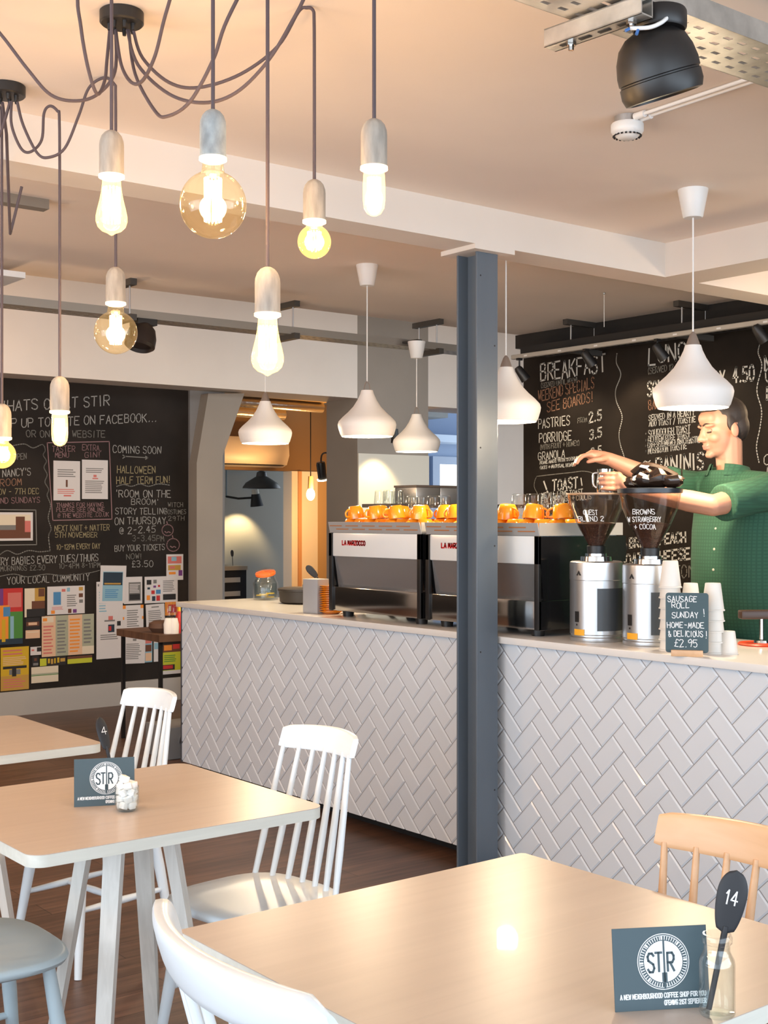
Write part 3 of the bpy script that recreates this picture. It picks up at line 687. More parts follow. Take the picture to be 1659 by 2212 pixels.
# bar trays hung from the bar ceiling
ty = 6.50
bt = tray('cable_tray', 'long galvanised cable tray hung across the back of the bar', (-.2, ty), 6.2, 'x', .15, 2.585, .045, mat('grey_galvanised', (.30, .28, .25), .5, metal=.5), rows=2)
mt = tray('cable_tray', 'dark cable tray hung along the front of the menu chalkboard', (6.30, .5), 5.85, 'y', .26, 2.60, .05, blackmatt, rows=3)
lp = thing('lighting_rail', 'pale metal lighting rail running above the chalked menu', 'lighting rail', (6.14, .5, 2.565))
MB().bb((-.016, 0, 0), (.016, 5.9, .030), .003, 1).build('rail', mat('pale_galvanised', (.50, .47, .42), .5, metal=.4), lp, 0)
for k in range(18): MB().bb((-.017, .3 + .32 * k, .008), (-.0165, .33 + .32 * k, .018)).build('clip', white_plastic, lp, 0)
def hanger(label, p, axis, L, drop):
    t = thing('tray_hanger', label, 'hanger bracket', (p[0], p[1], 2.785))
    e = Vector((L, 0, 0)) if axis == 'x' else Vector((0, L, 0))
    m = mat('dark_bracket', (.05, .045, .04), .6)
    a = Vector((-.02, -.02, -.035)); MB().bb(a, e + Vector((.02, .02, 0))).build('top_channel', m, t, 0)
    for u in (.12, .88): MB().cyl(e * u + Vector((0, 0, -.03)), e * u + Vector((0, 0, -drop)), .005, n=8).build('threaded_rod', steel_b, t)
    MB().bb(a + Vector((0, 0, -drop + .02)), e + Vector((.02, .02, -drop + .02))).build('bottom_channel', m, t, 0)
hanger('dark hanger bracket holding the menu tray above the BREAKFAST heading', (6.16, 5.90), 'x', .30, .205)
hanger('dark hanger bracket holding the menu tray beside the rightmost white lamp cord', (6.16, 4.98), 'x', .30, .205)
h2 = at(634, 651, z=2.785); hanger('dark hanger bracket just right of the lowest teardrop bulb', (h2.x, h2.y - .02), 'y', .22, .215)
h3 = at(945, 690, z=2.785); hanger('dark hanger bracket in front of the tall grey column', (h3.x, h3.y - .02), 'y', .24, .215)
h4 = at(285, 602, z=2.785); hanger('dark hanger bracket behind the amber globe at the left', (h4.x, h4.y), 'y', .22, .215)
def small_spot(label, p, aim, parent_z, s=1.0):
    t = thing('track_spotlight', label, 'spotlight', p, 0, 'small black spotlights on the lighting rail')
    d = Vector(aim).normalized(); q = d.to_track_quat('Z', 'Y').to_matrix()
    MB().cyl((0, 0, parent_z - p[2]), (0, 0, -.01), .006 * s, n=10).build('stem', black, t)
    MB().bb((-.02, -.012, parent_z - p[2] - .015), (.02, .012, parent_z - p[2])).build('clip', black, t, 0)
    MB().lathe([(0, -.03 * s), (.02 * s, -.028 * s), (.028 * s, -.01 * s), (.033 * s, .05 * s), (.036 * s, .08 * s), (.031 * s, .08 * s), (.028 * s, .06 * s), (0, .06 * s)], 24, rot=q, caps=False).build('head', black, t, 40)
for k, (px, py, what) in enumerate(((1122, 800, 'small black spotlight at the left end of the lighting rail'), (1266, 768, 'small black spotlight in front of the BREAKFAST heading'), (1420, 752, 'small black spotlight in front of the LUNCH heading'), (1636, 712, 'small black spotlight on the rail near the right edge of the photo'))):
    p = at(px, py, x=6.12); small_spot(what, p, (.45, -.25, -.7), 2.565); ad_ = Vector((.45, -.25, -.7)).normalized(); spot('rail_spot_light', p + ad_ * .085, p + ad_, 9, (1, .78, .52), 100, .6, .025)
def back_spot():
    p = at(310, 702, y=6.46)
    t = thing('black_spotlight', 'black spotlight hanging from the back cable tray, half behind an amber globe', 'spotlight', p)
    MB().bb((-.06, -.05, -.005), (.06, .05, .03)).build('mount', black, t, 0)
    q = Vector((-.3, -.2, -1)).normalized().to_track_quat('Z', 'Y').to_matrix()
    MB().lathe([(0, 0), (.05, .004), (.072, .03), (.085, .08), (.085, .13), (.07, .142), (.066, .12), (0, .12)], 32, rot=q, caps=False).build('head', mat('dark_brown_plastic', (.02, .013, .01), .45), t, 40)
    h = 2.585 - p.z
back_spot()
v = at(100, 447, z=2.76); vc = thing('ceiling_channel', 'grey steel channel on the bar ceiling at the left edge', 'channel', (v.x - 1.2, v.y, 2.745))
MB().bb((0, -.03, 0), (1.2, .03, .04)).build('channel', mat('grey_galvanised', (.3, .28, .25), .5), vc, 0)
q = at(55, 601, y=6.2); ap = thing('ceiling_light_panel', 'pale light panel at the left edge below the bar ceiling', 'light panel', (q.x - 1.0, q.y, q.z))
MB().bb((0, 0, 0), (1.0, .5, .03)).build('panel', white_plastic, ap, 0); MB().cyl((.1, .2, .03), (.1, .2, 2.785 - q.z), .006, n=8).cyl((.9, .2, .03), (.9, .2, 2.785 - q.z), .006, n=8).build('hanger_rod', steel_b, ap)
# wall chain above menu
ch = at(1305, 632, z=2.785); ce = thing('ceiling_wire', 'thin wire hanging from the bar ceiling between two tray hangers', 'wire', ch)
MB().cyl((0, 0, 0), (0, 0, -.2), .002, n=6).build('wire', white_plastic, ce); MB().ball((0, 0, -.005), .008, 10).build('hook', steel_b, ce)

# ================================================================== NOTICE CHALKBOARD AND ITS POSTERS
class Writer:
    """collects chalk marks by colour on one vertical board"""
    def __init__(s, plane, val, u, m): s.k = {plane: val}; s.u = Vector(u); s.mbs = {}; s.m = m
    def p(s, x, y): return at(x, y, **s.k)
    def text(s, t, x0, y0, x1, y1, hp, m=None, w=None):
        m = m or s.m; o, e = s.p(x0, y0), s.p(x1, y1); mb = MB(); s.mbs[len(s.mbs)] = (m, mb, 'chalk_lettering')
        h = (s.p(x0, y0 - hp) - o).length; d = e - o
        letters(mb, t, o, d.normalized(), Vector((0, 0, 1)), h, d.length, w or max(.0045, h * .10))
    def line(s, pts, wp, m=None, smooth=0):
        m = m or s.m; P = [s.p(*q) for q in pts]; mb = MB(); s.mbs[len(s.mbs)] = (m, mb, 'chalk_line')
        if smooth: P = catmull(P, smooth)
        o = P[0]; w = wp * (s.p(pts[0][0], pts[0][1] + 1) - s.p(*pts[0])).length
        ribbon(mb, [((q - o).dot(s.u), q.z - o.z) for q in P], w, o, s.u, Vector((0, 0, 1)))
    def finish(s, parent):
        for m, mb, name in s.mbs.values():
            mb.move(-parent.location); mb.build(name, m, parent, 0)
zb0 = at(0, 1495, y=YB).z
nb = thing('notice_chalkboard', 'large black notice chalkboard covered in writing and posters on the back wall', 'chalkboard', (1.2, YB, zb0))
MB().bb((-3 - 1.2, -.012, 0), (xa - 1.2, 0, 2.55 - zb0)).build('board', board_black, nb, 0)
wr = Writer('y', YB - .0145, (1, 0, 0), chalk_soft)
def c5(x, y): return x * .2652, 800 + y * .2652
def T5(t, x0, y0, x1, y1, h, m=None):
    a, b = c5(x0, y0), c5(x1, y1); wr.text(t, *a, *b, h * .2652, m)
T5('WHATS ON AT STIR', -8, 335, 890, 285, 85)
T5('KEEP UP TO DATE ON FACEBOOK...', -75, 475, 1275, 415, 72)
T5('OR ON OUR WEBSITE', 215, 545, 855, 545, 55, chalk_dim)
T5('COMING SOON', 920, 670, 1310, 680, 58)
T5('HALLOWEEN', 955, 835, 1265, 840, 58, chalk_yel); T5('HALF TERM FUN!', 950, 925, 1385, 918, 58, chalk_yel)
T5("'ROOM ON THE", 945, 1032, 1390, 1035, 58); T5("BROOM'", 1070, 1092, 1290, 1095, 46)
T5('STORY TELLING', 940, 1172, 1360, 1172, 50); T5('ON THURSDAY', 935, 1255, 1350, 1250, 56)
T5('@ 2-2.45', 975, 1335, 1265, 1318, 54); T5('3-3.45PM', 1080, 1390, 1335, 1390, 46, chalk_dim)
T5('BUY YOUR TICKETS', 935, 1475, 1340, 1462, 48); T5('NOW!', 1030, 1540, 1155, 1535, 44, chalk_dim); T5('£3.50', 1075, 1600, 1245, 1600, 50)
T5('WITCH', 1370, 1112, 1490, 1112, 36, chalk_dim); T5('COSTUMES', 1345, 1170, 1515, 1170, 36, chalk_dim); T5('29TH', 1370, 1225, 1500, 1222, 36, chalk_dim)
T5('TASTER', 425, 665, 610, 660, 46, chalk_pink); T5('EXTRA,', 670, 650, 825, 655, 46, chalk_pink); T5('GIN!', 690, 710, 815, 705, 42, chalk_pink); T5('MENU', 450, 710, 560, 708, 40, chalk_pink)
T5('THANKS FOR HAVING', 460, 1115, 840, 1110, 34, chalk_pink); T5('PLEASE SEE ONLINE', 460, 1152, 850, 1150, 34, chalk_pink); T5('@ THE WEBSITE .CO.UK', 470, 1200, 885, 1190, 34, chalk_pink)
T5('NEXT KNIT + NATTER', 445, 1312, 890, 1302, 48, chalk_yel); T5('5TH NOVEMBER', 450, 1362, 790, 1360, 42, chalk_yel); T5('10-12PM EVERY DAY', 460, 1460, 815, 1450, 42, chalk_yel)
T5('VERY BABIES EVERY TUES/THURS', -60, 1588, 800, 1552, 60); T5('MORNINGS £2.50', 5, 1635, 365, 1625, 42, chalk_dim); T5('10-4PM 8-11PM', 480, 1615, 815, 1605, 42, chalk_dim)
T5('OPEN', 115, 728, 215, 722, 48, chalk_dim); T5("IN NANCY'S", -60, 875, 250, 852, 60); T5('ROOM', 0, 945, 175, 935, 56, chalk_or); T5('NOV - 7TH DEC', -40, 1015, 315, 1005, 46, chalk_yel); T5('AND SUNDAYS', -30, 1085, 325, 1075, 46, chalk_pink)
wr.text('YOUR LOCAL COMMUNITY', 16, 1262, 193, 1253, 15)
L5 = lambda pts, w, m=None, sm=0: wr.line([c5(*p) for p in pts], w, m, sm)
L5([(110, 612), (200, 600), (270, 632), (345, 604), (368, 650), (352, 690), (378, 740), (358, 790), (384, 850), (366, 910), (396, 970), (384, 1020), (412, 1100), (392, 1200), (416, 1290), (396, 1350), (408, 1470)], 2.2, chalk_dim, 5)
L5([(0, 1500), (60, 1468), (140, 1498), (230, 1468), (320, 1478), (408, 1470)], 2.2, chalk_dim, 5)
L5([(385, 590), (890, 580), (912, 1212), (430, 1222), (385, 590)], 2.0, chalk_pink)
L5([(0, 1135), (292, 1138), (298, 1420), (0, 1424)], 2.0, chalk_dim)
L5([(1010, 700), (1200, 712)], 2.0, chalk_dim); L5([(1000, 690), (1022, 702), (1000, 716)], 2, chalk_dim); L5([(1185, 700), (1206, 712), (1185, 724)], 2, chalk_dim)
L5([(950, 945), (1010, 930), (1070, 945), (1140, 925), (1210, 945), (1290, 925), (1380, 935)], 2, chalk_dim, 4)
for cx, cy, r in ((1365, 1302, 46), (1410, 1422, 52)):
    L5([(cx + r * math.cos(a / 16 * 6.2832), cy + r * math.sin(a / 16 * 6.2832)) for a in range(17)], 2, chalk_pink); L5([(cx, cy - r), (cx - 6, cy - r - 24)], 2, chalk_pink)
    L5([(cx - 22, cy + 10), (cx - 8, cy + 22), (cx + 8, cy + 12), (cx + 22, cy + 20)], 2, chalk_pink)
wr.line([(0, 1245), (30, 1240), (60, 1246), (100, 1240), (140, 1243), (190, 1238), (215, 1232)], 1.6, chalk_dim, 4)
wr.finish(nb)

def cm(name, r, g, b, k=.78, rough=.75):
    c = srgb(r, g, b); return mat(name, tuple(v * k for v in c[:3]), rough)
PC = {'paper': cm('paper_white', 214, 206, 202), 'cream': cm('paper_cream', 222, 205, 178), 'grey': cm('print_grey', 120, 116, 112), 'black': cm('print_black', 28, 22, 20),
      'blue': cm('print_blue', 70, 130, 175), 'sky': cm('print_sky', 135, 175, 190), 'navy': cm('print_navy', 25, 45, 60), 'red': cm('print_red', 190, 40, 35), 'orange': cm('print_orange', 235, 140, 40),
      'yellow': cm('print_mustard', 205, 165, 20), 'lime': cm('print_lime', 190, 190, 40), 'green': cm('print_green', 70, 130, 50), 'purple': cm('print_purple', 110, 50, 120), 'pink': cm('print_pink', 205, 110, 100),
      'peach': cm('print_peach', 222, 180, 145), 'sage': cm('print_sage', 165, 165, 140), 'brown': cm('print_brown', 100, 55, 30), 'gold': cm('print_gold', 190, 145, 60)}
NPOST = [0]
def poster(label, x0, y0, x1, y1, paper, blocks=(), lines=None, group=None, tilt=0, name='poster'):
    """x,y = photo pixels of the sheet's corners; blocks in sheet units from the top left"""
    NPOST[0] += 1; y = YB - .0150 - .0012 * (NPOST[0] % 6)
    a = at(x0, y0, y=y); b = at(x1, y1, y=y); a2 = at(x0, y1, y=y); c_ = Vector(((a.x + b.x) / 2, y, (a.z + b.z + a2.z * 0) / 2)); w = b.x - a.x; h = a.z - a2.z
    t = thing(name, label, 'poster' if name == 'poster' else 'picture', c_, 0, group); t.rotation_euler.y = R(tilt)
    MB().bb((-w / 2, -.0006, -h / 2), (w / 2, .0006, h / 2)).build('paper', PC[paper], t, 0)
    by = {}
    for i, (u0, v0, u1, v1, col) in enumerate(blocks):
        by.setdefault(col, MB()).bb((-w / 2 + u0 * w, -.0009 - .00006 * i, h / 2 - v1 * h), (-w / 2 + u1 * w, -.0006, h / 2 - v0 * h))
    if lines:
        for u0, v0, u1, v1, n, col in lines:
            m_ = by.setdefault(col, MB())
            for k in range(n):
                vv = v0 + (v1 - v0) * (k + .5) / n; th = (v1 - v0) / n * .22; e = u1 - random.random() * .25 * (u1 - u0)
                m_.bb((-w / 2 + u0 * w, -.0010, h / 2 - (vv + th) * h), (-w / 2 + e * w, -.0006, h / 2 - (vv - th) * h))
    for col, m_ in by.items(): m_.build('printed_pattern', PC[col], t, 0)
    return t
def P6(label, x0, y0, x1, y1, *a, **k): return poster(label, x0 * .2652, 1180 + y0 * .2652, x1 * .2652, 1180 + y1 * .2652, *a, **k)
poster('white notice sheet with a small bottle drawing, left of the pair in the chalk frame', 115.4, 995, 173, 1081, 'paper', [(.46, .48, .53, .66, 'brown'), (.38, .86, .66, .9, 'pink')], [(.15, .2, .85, .42, 4, 'grey'), (.15, .7, .85, .84, 3, 'pink')])
poster('white notice sheet with pink text, right of the pair in the chalk frame', 177, 993, 233, 1078, 'paper', [(.44, .38, .56, .44, 'pink'), (.4, .46, .62, .49, 'pink')], [(.15, .2, .85, .34, 3, 'grey'), (.12, .52, .88, .86, 7, 'grey')])
poster('framed beach photograph with a tower, at the left edge of the notice chalkboard', -28, 1106, 71, 1168, 'paper', [(.05, .08, .95, .92, 'cream'), (.05, .55, .95, .92, 'brown'), (.05, .45, .62, .62, 'grey'), (.62, .15, .82, .7, 'brown'), (.82, .3, .95, .7, 'pink')], name='picture')
P6('bright abstract flower painting in red, orange, green and blue', -60, 340, 185, 800, 'purple', [(.35, .0, 1, .42, 'red'), (.5, .08, .95, .34, 'pink'), (.1, .3, .55, .92, 'orange'), (.52, .42, 1, .95, 'green'), (.35, .33, .58, .5, 'blue'), (.58, .5, .7, .95, 'sky'), (0, .9, 1, 1, 'navy'), (.3, .55, .42, .95, 'yellow')])
P6('golden brown poster with a dark tree, right of the abstract painting', 200, 340, 365, 575, 'cream', [(.5, 0, 1, .45, 'gold'), (.35, .45, 1, .75, 'brown'), (.1, .72, 1, 1, 'black'), (.68, .02, .98, .3, 'brown')], [(.4, .82, .9, .95, 3, 'cream')])
P6('small dark flyer with a glowing round picture', 208, 580, 325, 680, 'black', [(.05, .35, .95, .7, 'brown'), (.2, .4, .8, .62, 'peach')])
P6('plain cream card just below the small dark flyer', 208, 682, 325, 750, 'peach', [(.1, .2, .9, .3, 'cream')])
P6('white leaflet with a blue picture and small photos, above the striped timetable', 385, 322, 690, 552, 'paper', [(.16, .2, .36, .66, 'blue'), (.38, .1, .48, .2, 'pink'), (.52, .06, .6, .2, 'sky'), (.84, .05, .95, .18, 'gold'), (.84, .28, .95, .42, 'brown'), (.85, .5, .95, .62, 'grey'), (.1, .85, .2, .97, 'orange'), (.55, .82, .64, .97, 'brown'), (.68, .84, .78, .97, 'purple')], [(.12, .72, .45, .84, 3, 'pink'), (.52, .3, .8, .75, 6, 'grey')])
P6('large timetable sheet with four striped columns', 340, 555, 765, 888, 'peach', [(.26, 0, .5, 1, 'sage'), (.77, 0, 1, .8, 'sage'), (0, .02, .22, .16, 'cream'), (.02, .05, .1, .13, 'orange'), (.77, .8, 1, 1, 'cream')], [(.03, .22, .22, .95, 9, 'pink'), (.29, .1, .47, .95, 10, 'grey'), (.53, .08, .73, .95, 10, 'orange'), (.8, .1, .97, .75, 7, 'grey')])
P6('mustard yellow poster with pink and black lettering, lowest at the left', 5, 818, 235, 1172, 'yellow', [(0, .66, 1, 1, 'gold'), (.08, .44, .92, .5, 'black'), (.3, .52, .7, .64, 'grey'), (.4, .48, .55, .68, 'black')], [(.08, .04, .92, .2, 2, 'pink'), (.08, .22, .92, .42, 5, 'peach'), (.1, .72, .9, .95, 4, 'pink')])
P6('small white card with a dark corner, right of the mustard poster', 248, 818, 335, 886, 'paper', [(.6, .1, 1, .6, 'black'), (.1, .3, .35, .5, 'pink')])
P6('tiny dark photo card beside the yellow lettered strip', 262, 895, 316, 975, 'black', [(.15, .7, .9, .95, 'grey'), (.3, .2, .7, .5, 'brown')])
P6('black strip with broken yellow lettering, under the striped timetable', 325, 902, 538, 972, 'black', [(0, .1, .25, .95, 'lime'), (.3, .15, .38, .7, 'yellow'), (.42, .2, .5, .8, 'gold'), (.54, .15, .6, .75, 'yellow'), (.66, .1, .74, .7, 'yellow'), (.78, .2, .96, .6, 'gold')])
P6('plain yellow-green strip, under the right end of the striped timetable', 550, 892, 750, 952, 'lime', [(0, 0, 1, .35, 'brown')])
P6('cream card with a green band, lowest of the small cards', 255, 978, 475, 1108, 'cream', [(0, .42, 1, .52, 'sage'), (0, .52, 1, .56, 'green')])
P6('tall white sheet with a round globe picture', 785, 282, 1000, 914, 'paper', [(.45, .45, .62, .5, 'pink'), (.3, .5, .7, .52, 'grey'), (.44, .56, .68, .66, 'navy'), (.46, .58, .56, .64, 'red'), (.78, .52, .92, .58, 'black'), (.05, .03, .1, .06, 'grey')], [(.1, .12, .4, .4, 8, 'sky'), (.15, .68, .85, .76, 3, 'grey')])
P6('white-bordered poster with a dark picture above pale blue', 815, 155, 1025, 465, 'paper', [(.1, .16, .88, .94, 'sky'), (.12, .18, .86, .52, 'navy'), (.16, .46, .8, .5, 'gold')], [(.2, .62, .75, .86, 5, 'blue')], tilt=2)
P6('grey printed sheet half behind the pale blue poster', 1010, 248, 1158, 468, 'paper', [(.25, .2, .92, .9, 'grey'), (.3, .64, .88, .86, 'black')], [(.3, .26, .88, .6, 6, 'paper')])
P6('white sheet scattered with small coloured badges', 1178, 243, 1447, 460, 'paper', [(.06, .12, .2, .3, 'black'), (.26, .12, .36, .26, 'grey'), (.08, .4, .16, .48, 'navy'), (.26, .34, .34, .42, 'purple'), (.4, .32, .46, .4, 'red'), (.2, .52, .3, .66, 'red'), (.34, .5, .48, .66, 'blue'), (.06, .7, .16, .88, 'orange'), (.22, .74, .32, .92, 'navy'), (.35, .72, .46, .92, 'red'), (.55, .68, .94, .9, 'black')], [(.55, .15, .92, .6, 7, 'grey')])
P6('white certificate with orange corners', 1000, 478, 1168, 712, 'paper', [(0, 0, .14, .12, 'orange'), (.86, 0, 1, .12, 'orange'), (0, .88, .14, 1, 'orange'), (.86, .88, 1, 1, 'orange'), (0, .4, .07, .5, 'orange'), (.93, .4, 1, .5, 'orange')], [(.2, .15, .8, .85, 9, 'grey')])
P6('white curled letter sheet right of the orange-cornered certificate', 1190, 470, 1342, 702, 'paper', [(.3, .08, .7, .12, 'grey')], [(.12, .2, .88, .8, 9, 'grey')], tilt=-2)
P6('small orange flyer behind the bottles on the wooden table', 1345, 452, 1462, 562, 'orange', [(.2, .2, .8, .8, 'red'), (.25, .3, .4, .7, 'cream')])
P6('white letter sheet below the orange-cornered certificate', 1005, 735, 1182, 955, 'paper', [(.42, .08, .58, .16, 'grey')], [(.12, .24, .85, .85, 9, 'grey')], tilt=2)
P6('narrow leaflet of small pink and blue photos', 1178, 725, 1240, 945, 'sky', [(.1, .05, .9, .3, 'pink'), (.1, .35, .9, .6, 'brown'), (.1, .65, .9, .95, 'peach')])
P6('narrow white leaflet behind the wooden table leg', 1252, 770, 1292, 940, 'paper', [(.1, .1, .9, .4, 'sky')])
P6('yellow flyer with a fiery red top, under the wooden table', 1312, 798, 1470, 1040, 'lime', [(0, 0, 1, .26, 'brown'), (.15, .02, .55, .2, 'orange'), (.6, 0, .95, .16, 'red'), (0, .68, .7, .86, 'black'), (.1, .7, .6, .82, 'red'), (0, .88, 1, 1, 'paper')], [(.15, .34, .85, .6, 4, 'green')])
P6('small white poster with pink and yellow patterns, highest of the posters', 1355, 64, 1492, 275, 'paper', [(.08, .08, .9, .36, 'pink'), (.3, .1, .6, .26, 'sky'), (.1, .42, .85, .62, 'gold'), (.2, .46, .5, .56, 'pink'), (.72, .62, .95, .84, 'purple'), (.15, .68, .55, .78, 'orange')])

# ================================================================== MENU CHALKBOARD
mc = thing('menu_chalkboard', 'huge black menu chalkboard with breakfast and lunch prices behind the bar', 'chalkboard', (XM, 3.0, 1.0))
MB().bb((-.014, -4, -.6), (-.002, 3.68, 1.68)).build('board', board_black, mc, 0)
wm = Writer('x', XM - .0165, (0, -1, 0), chalk)
def c8(x, y): return 1060 + x * .3611, 560 + y * .3611
def T8(t, x0, y0, x1, y1, h, m=None, b=.11):
    hp = h * .3611; wm.text(t, *c8(x0, y0), *c8(x1, y1), hp, m, max(.006, b * hp * .0031))
T8('BREAKFAST', 300, 730, 685, 668, 98); T8('(SERVED UNTIL NOON)', 300, 770, 520, 735, 28, chalk_dim)
T8('WEEKEND SPECIALS', 285, 850, 618, 770, 62, chalk_or); T8('SEE BOARDS!', 338, 915, 612, 850, 58, chalk_or)
T8('PASTRIES', 285, 1012, 472, 990, 54); T8('FROM', 520, 980, 575, 970, 28, chalk_dim); T8('2.5', 588, 978, 662, 962, 60, None, .16)
T8('PORRIDGE', 290, 1098, 482, 1080, 54); T8('3.5', 592, 1078, 664, 1062, 56, None, .16); T8('(WITH FRUIT + HONEY)', 295, 1140, 532, 1112, 28, chalk_dim)
T8('GRANOLA', 285, 1202, 442, 1184, 44); T8('3.5', 602, 1178, 662, 1164, 48, None, .14)
T8('HOME MADE WITH YOGHURT', 295, 1226, 536, 1196, 18); T8('OATS + NATURAL HONEY', 295, 1256, 506, 1236, 18)
T8('TOAST', 370, 1386, 520, 1366, 62, None, .16); T8('WE ALL LOVE TOAST', 305, 1428, 550, 1404, 28); T8('FIX TOPPINGS + COULIS', 305, 1458, 602, 1434, 28); T8('BUTTER OR JAM', 305, 1494, 500, 1474, 26)
T8('LUNCH', 945, 632, 1230, 585, 98); T8('(SERVED 12-4)', 940, 688, 1140, 655, 36, chalk_dim)
T8('SOUP OF THE DAY. 4.50', 938, 822, 1575, 722, 84, None, .12)
T8('BAKED POTATOES', 945, 900, 1250, 855, 56, chalk_or); T8('SERVED IN A HEARTY', 945, 965, 1218, 932, 32); T8('ADD TOAST / TOASTIE', 948, 1000, 1224, 974, 32)
T8('* SOURDOUGH TOAST', 925, 1066, 1192, 1034, 40); T8('* GLUTEN FREE TOAST', 925, 1100, 1192, 1072, 32); T8('* CHEESE/ONION + HAM TOASTIE', 925, 1132, 1250, 1094, 34, None, .15); T8('* MUSHROOM TOASTIE', 925, 1166, 1172, 1134, 34, None, .15)
T8('~', 910, 1244, 960, 1238, 60); T8('PANINIS', 988, 1282, 1272, 1250, 92, None, .13)
wm.text('GREEN', 1400, 1056, 1482, 1048, 16, chalk_dim); wm.text('BRIE + PEACH', 1360, 1184, 1481, 1170, 20, None, .012); wm.text('GOATS CHEESE', 1340, 1222, 1490, 1208, 22, None, .013); wm.text('STILTON', 1400, 1258, 1500, 1244, 26, chalk_dim)
wm.text('MEALS', 1652, 800, 1760, 782, 30, None, .012); wm.text('COLD', 1654, 826, 1760, 812, 30); wm.text('EXTRA', 1656, 862, 1760, 848, 26, None, .012); wm.text('CAKES', 1650, 1004, 1760, 992, 22); wm.text('M', 1656, 1030, 1670, 1028, 20)
L8 = lambda pts, w, m=None, sm=0: wm.line([c8(*p) for p in pts], w, m, sm)
L8([(755, 565), (752, 620), (778, 690), (748, 780), (752, 850), (786, 940), (768, 1040), (776, 1110), (802, 1200), (792, 1265)], 2.6, None, (k * 37 + r * 11) % 23 - 8)
L8([(1610, 505), (1600, 560), (1622, 640), (1592, 780), (1620, 900), (1612, 1000), (1590, 1120), (1605, 1215)], 2.6, None, 6)
L8([(278, 1496), (286, 1420), (260, 1360), (272, 1306), (300, 1296), (480, 1276), (560, 1268), (620, 1290), (610, 1360)], 1.8, chalk_dim, 4)
L8([(318, 1330), (334, 1376)], 4); L8([(338, 1388), (341, 1394)], 4); L8([(540, 1310), (546, 1352)], 3)
wm.line([(1160, 770), (1240, 757)], 2, chalk_dim); wm.line([(1405, 737), (1462, 728)], 2, chalk_dim)
wm.finish(mc)

# ================================================================== COFFEE MACHINES
def espresso(label, y0, y1):
    cy = (y0 + y1) / 2; w = y1 - y0; t = thing('espresso_machine', label, 'espresso machine', (3.965, cy, ZC), 0, 'two espresso machines along the bar')
    x0, x1 = -.262, .262; H = .468; hw = w / 2 - .022
    for sx in (-.2, .2):
        for sy in (-hw + .05, hw - .05): MB().cyl((sx, sy, 0), (sx, sy, .032), .026, .03, 16).build('foot', black, t)
    MB().bb((x0, -hw, .030), (x1, hw, .148), .004).build('base_panel', steel, t, 30)
    # slanted mirror panel: wide at the top, set back at the bottom
    MB().prism([(x0 + .030, .148), (x0 + .006, .300), (x1 - .02, .300), (x1 - .10, .148)], -hw + .01, hw - .01, lambda u, v, w_: Vector((u, w_, v))).build('middle_panel', mat('smoked_steel', (.46, .45, .45), .2, metal=.75), t, 0)
    MB().bb((x0, -hw, .298), (x1 - .03, hw, .415), .006).build('upper_panel', mat('reflection_white_steel', (.88, .89, .88), .25, metal=.12), t, 30)  # near-white colour stands in for the bright reflection on this mirrored panel
    rail = MB(); z0, z1 = .415, H
    rail.prism([(x0, z0), (x0 - .012, z1), (x0 - .008, z1), (x0 + .006, z0)], -hw - .02, hw + .02, lambda u, v, w_: Vector((u, w_, v)))
    rail.bb((x0 + .002, -hw - .02, z0), (x1 - .02, hw + .02, z0 + .006)); rail.bb((x0, -hw - .022, z0), (x1 - .02, -hw - .018, z1)); rail.bb((x0, hw + .018, z0), (x1 - .02, hw + .022, z1)); rail.bb((x1 - .024, -hw - .02, z0), (x1 - .02, hw + .02, z1))
    rl = rail.build('cup_rail', mat('satin_rail_steel', (.46, .45, .44), .35, metal=.25), t, 0)
    sl = MB()
    for k in range(5):
        for j, zz in enumerate((z0 + .018, z0 + .034)):
            yy = -hw + .07 + k * (2 * hw - .14) / 4 + (.03 if j else -.02); xx = x0 - .0005 - .012 * (zz - z0) / (z1 - z0)
            sl.bb((xx - .0012, yy - .05, zz - .0025), (xx, yy + .05, zz + .0025))
    sl.build('rail_slot', mat('copper_slot', (.42, .17, .06), .4), rl, 0)
    for s in (-1, 1):
        e = MB(); a = s * (hw + .0); b = s * (hw + .022)
        e.prism([(x0 - .006, .300), (x0 - .006, .412), (x1, .412), (x1, .300)], a, b, lambda u, v, w_: Vector((u, w_, v)))
        e.prism([(x0 + .026, .150), (x0 + .004, .300), (x1 - .03, .300), (x1 - .11, .150)], a, b, lambda u, v, w_: Vector((u, w_, v)))
        e.bb((x0 - .004, a, .028), (x1, b, .150), .003)
        e.build('side_panel', mat('black_gloss', (.010, .010, .011), .12, coat=.4), t, 0)
    for s in (-1, 1): MB().bb((x0 - .006, s * hw - (.004 if s > 0 else .022), .03), (x0 + .010, s * hw + (.022 if s > 0 else .004), .415), .002).build('corner_post', black, t)
    lt = MB(); letters(lt, 'LA MARZOCCO', Vector((x0 - .0022, hw - .085, .356)), Vector((0, -1, 0)), Vector((0, 0, 1)), .020, .185, .0065, 0); lt.build('lettering', red, t, 0)
    for yy in (-.16, .16): MB().cyl((x1 - .06, yy, .30), (x1 - .06, yy, .20), .038, n=20).cyl((x1 - .06, yy, .22), (x1 + .10, yy, .205), .014, n=12).build('group_head', steel, t)
    for yy in (-hw + .03, 0, hw - .03): MB().cyl((x1 - .03, yy, .36), (x1 + .04, yy, .36), .028, n=16).build('steam_knob', black, t)
    MB().tube([(x1 - .02, hw - .01, .33), (x1 + .05, hw, .30), (x1 + .07, hw, .10)], .006, 8, smooth=4).build('steam_wand', steel, t, 60)
    return t
espresso('left coffee machine of the pair on the bar, its whole red lettering in view', 4.452, 5.165)
espresso('right coffee machine of the pair on the bar, half hidden behind the steel pillar', 3.70, 4.418)
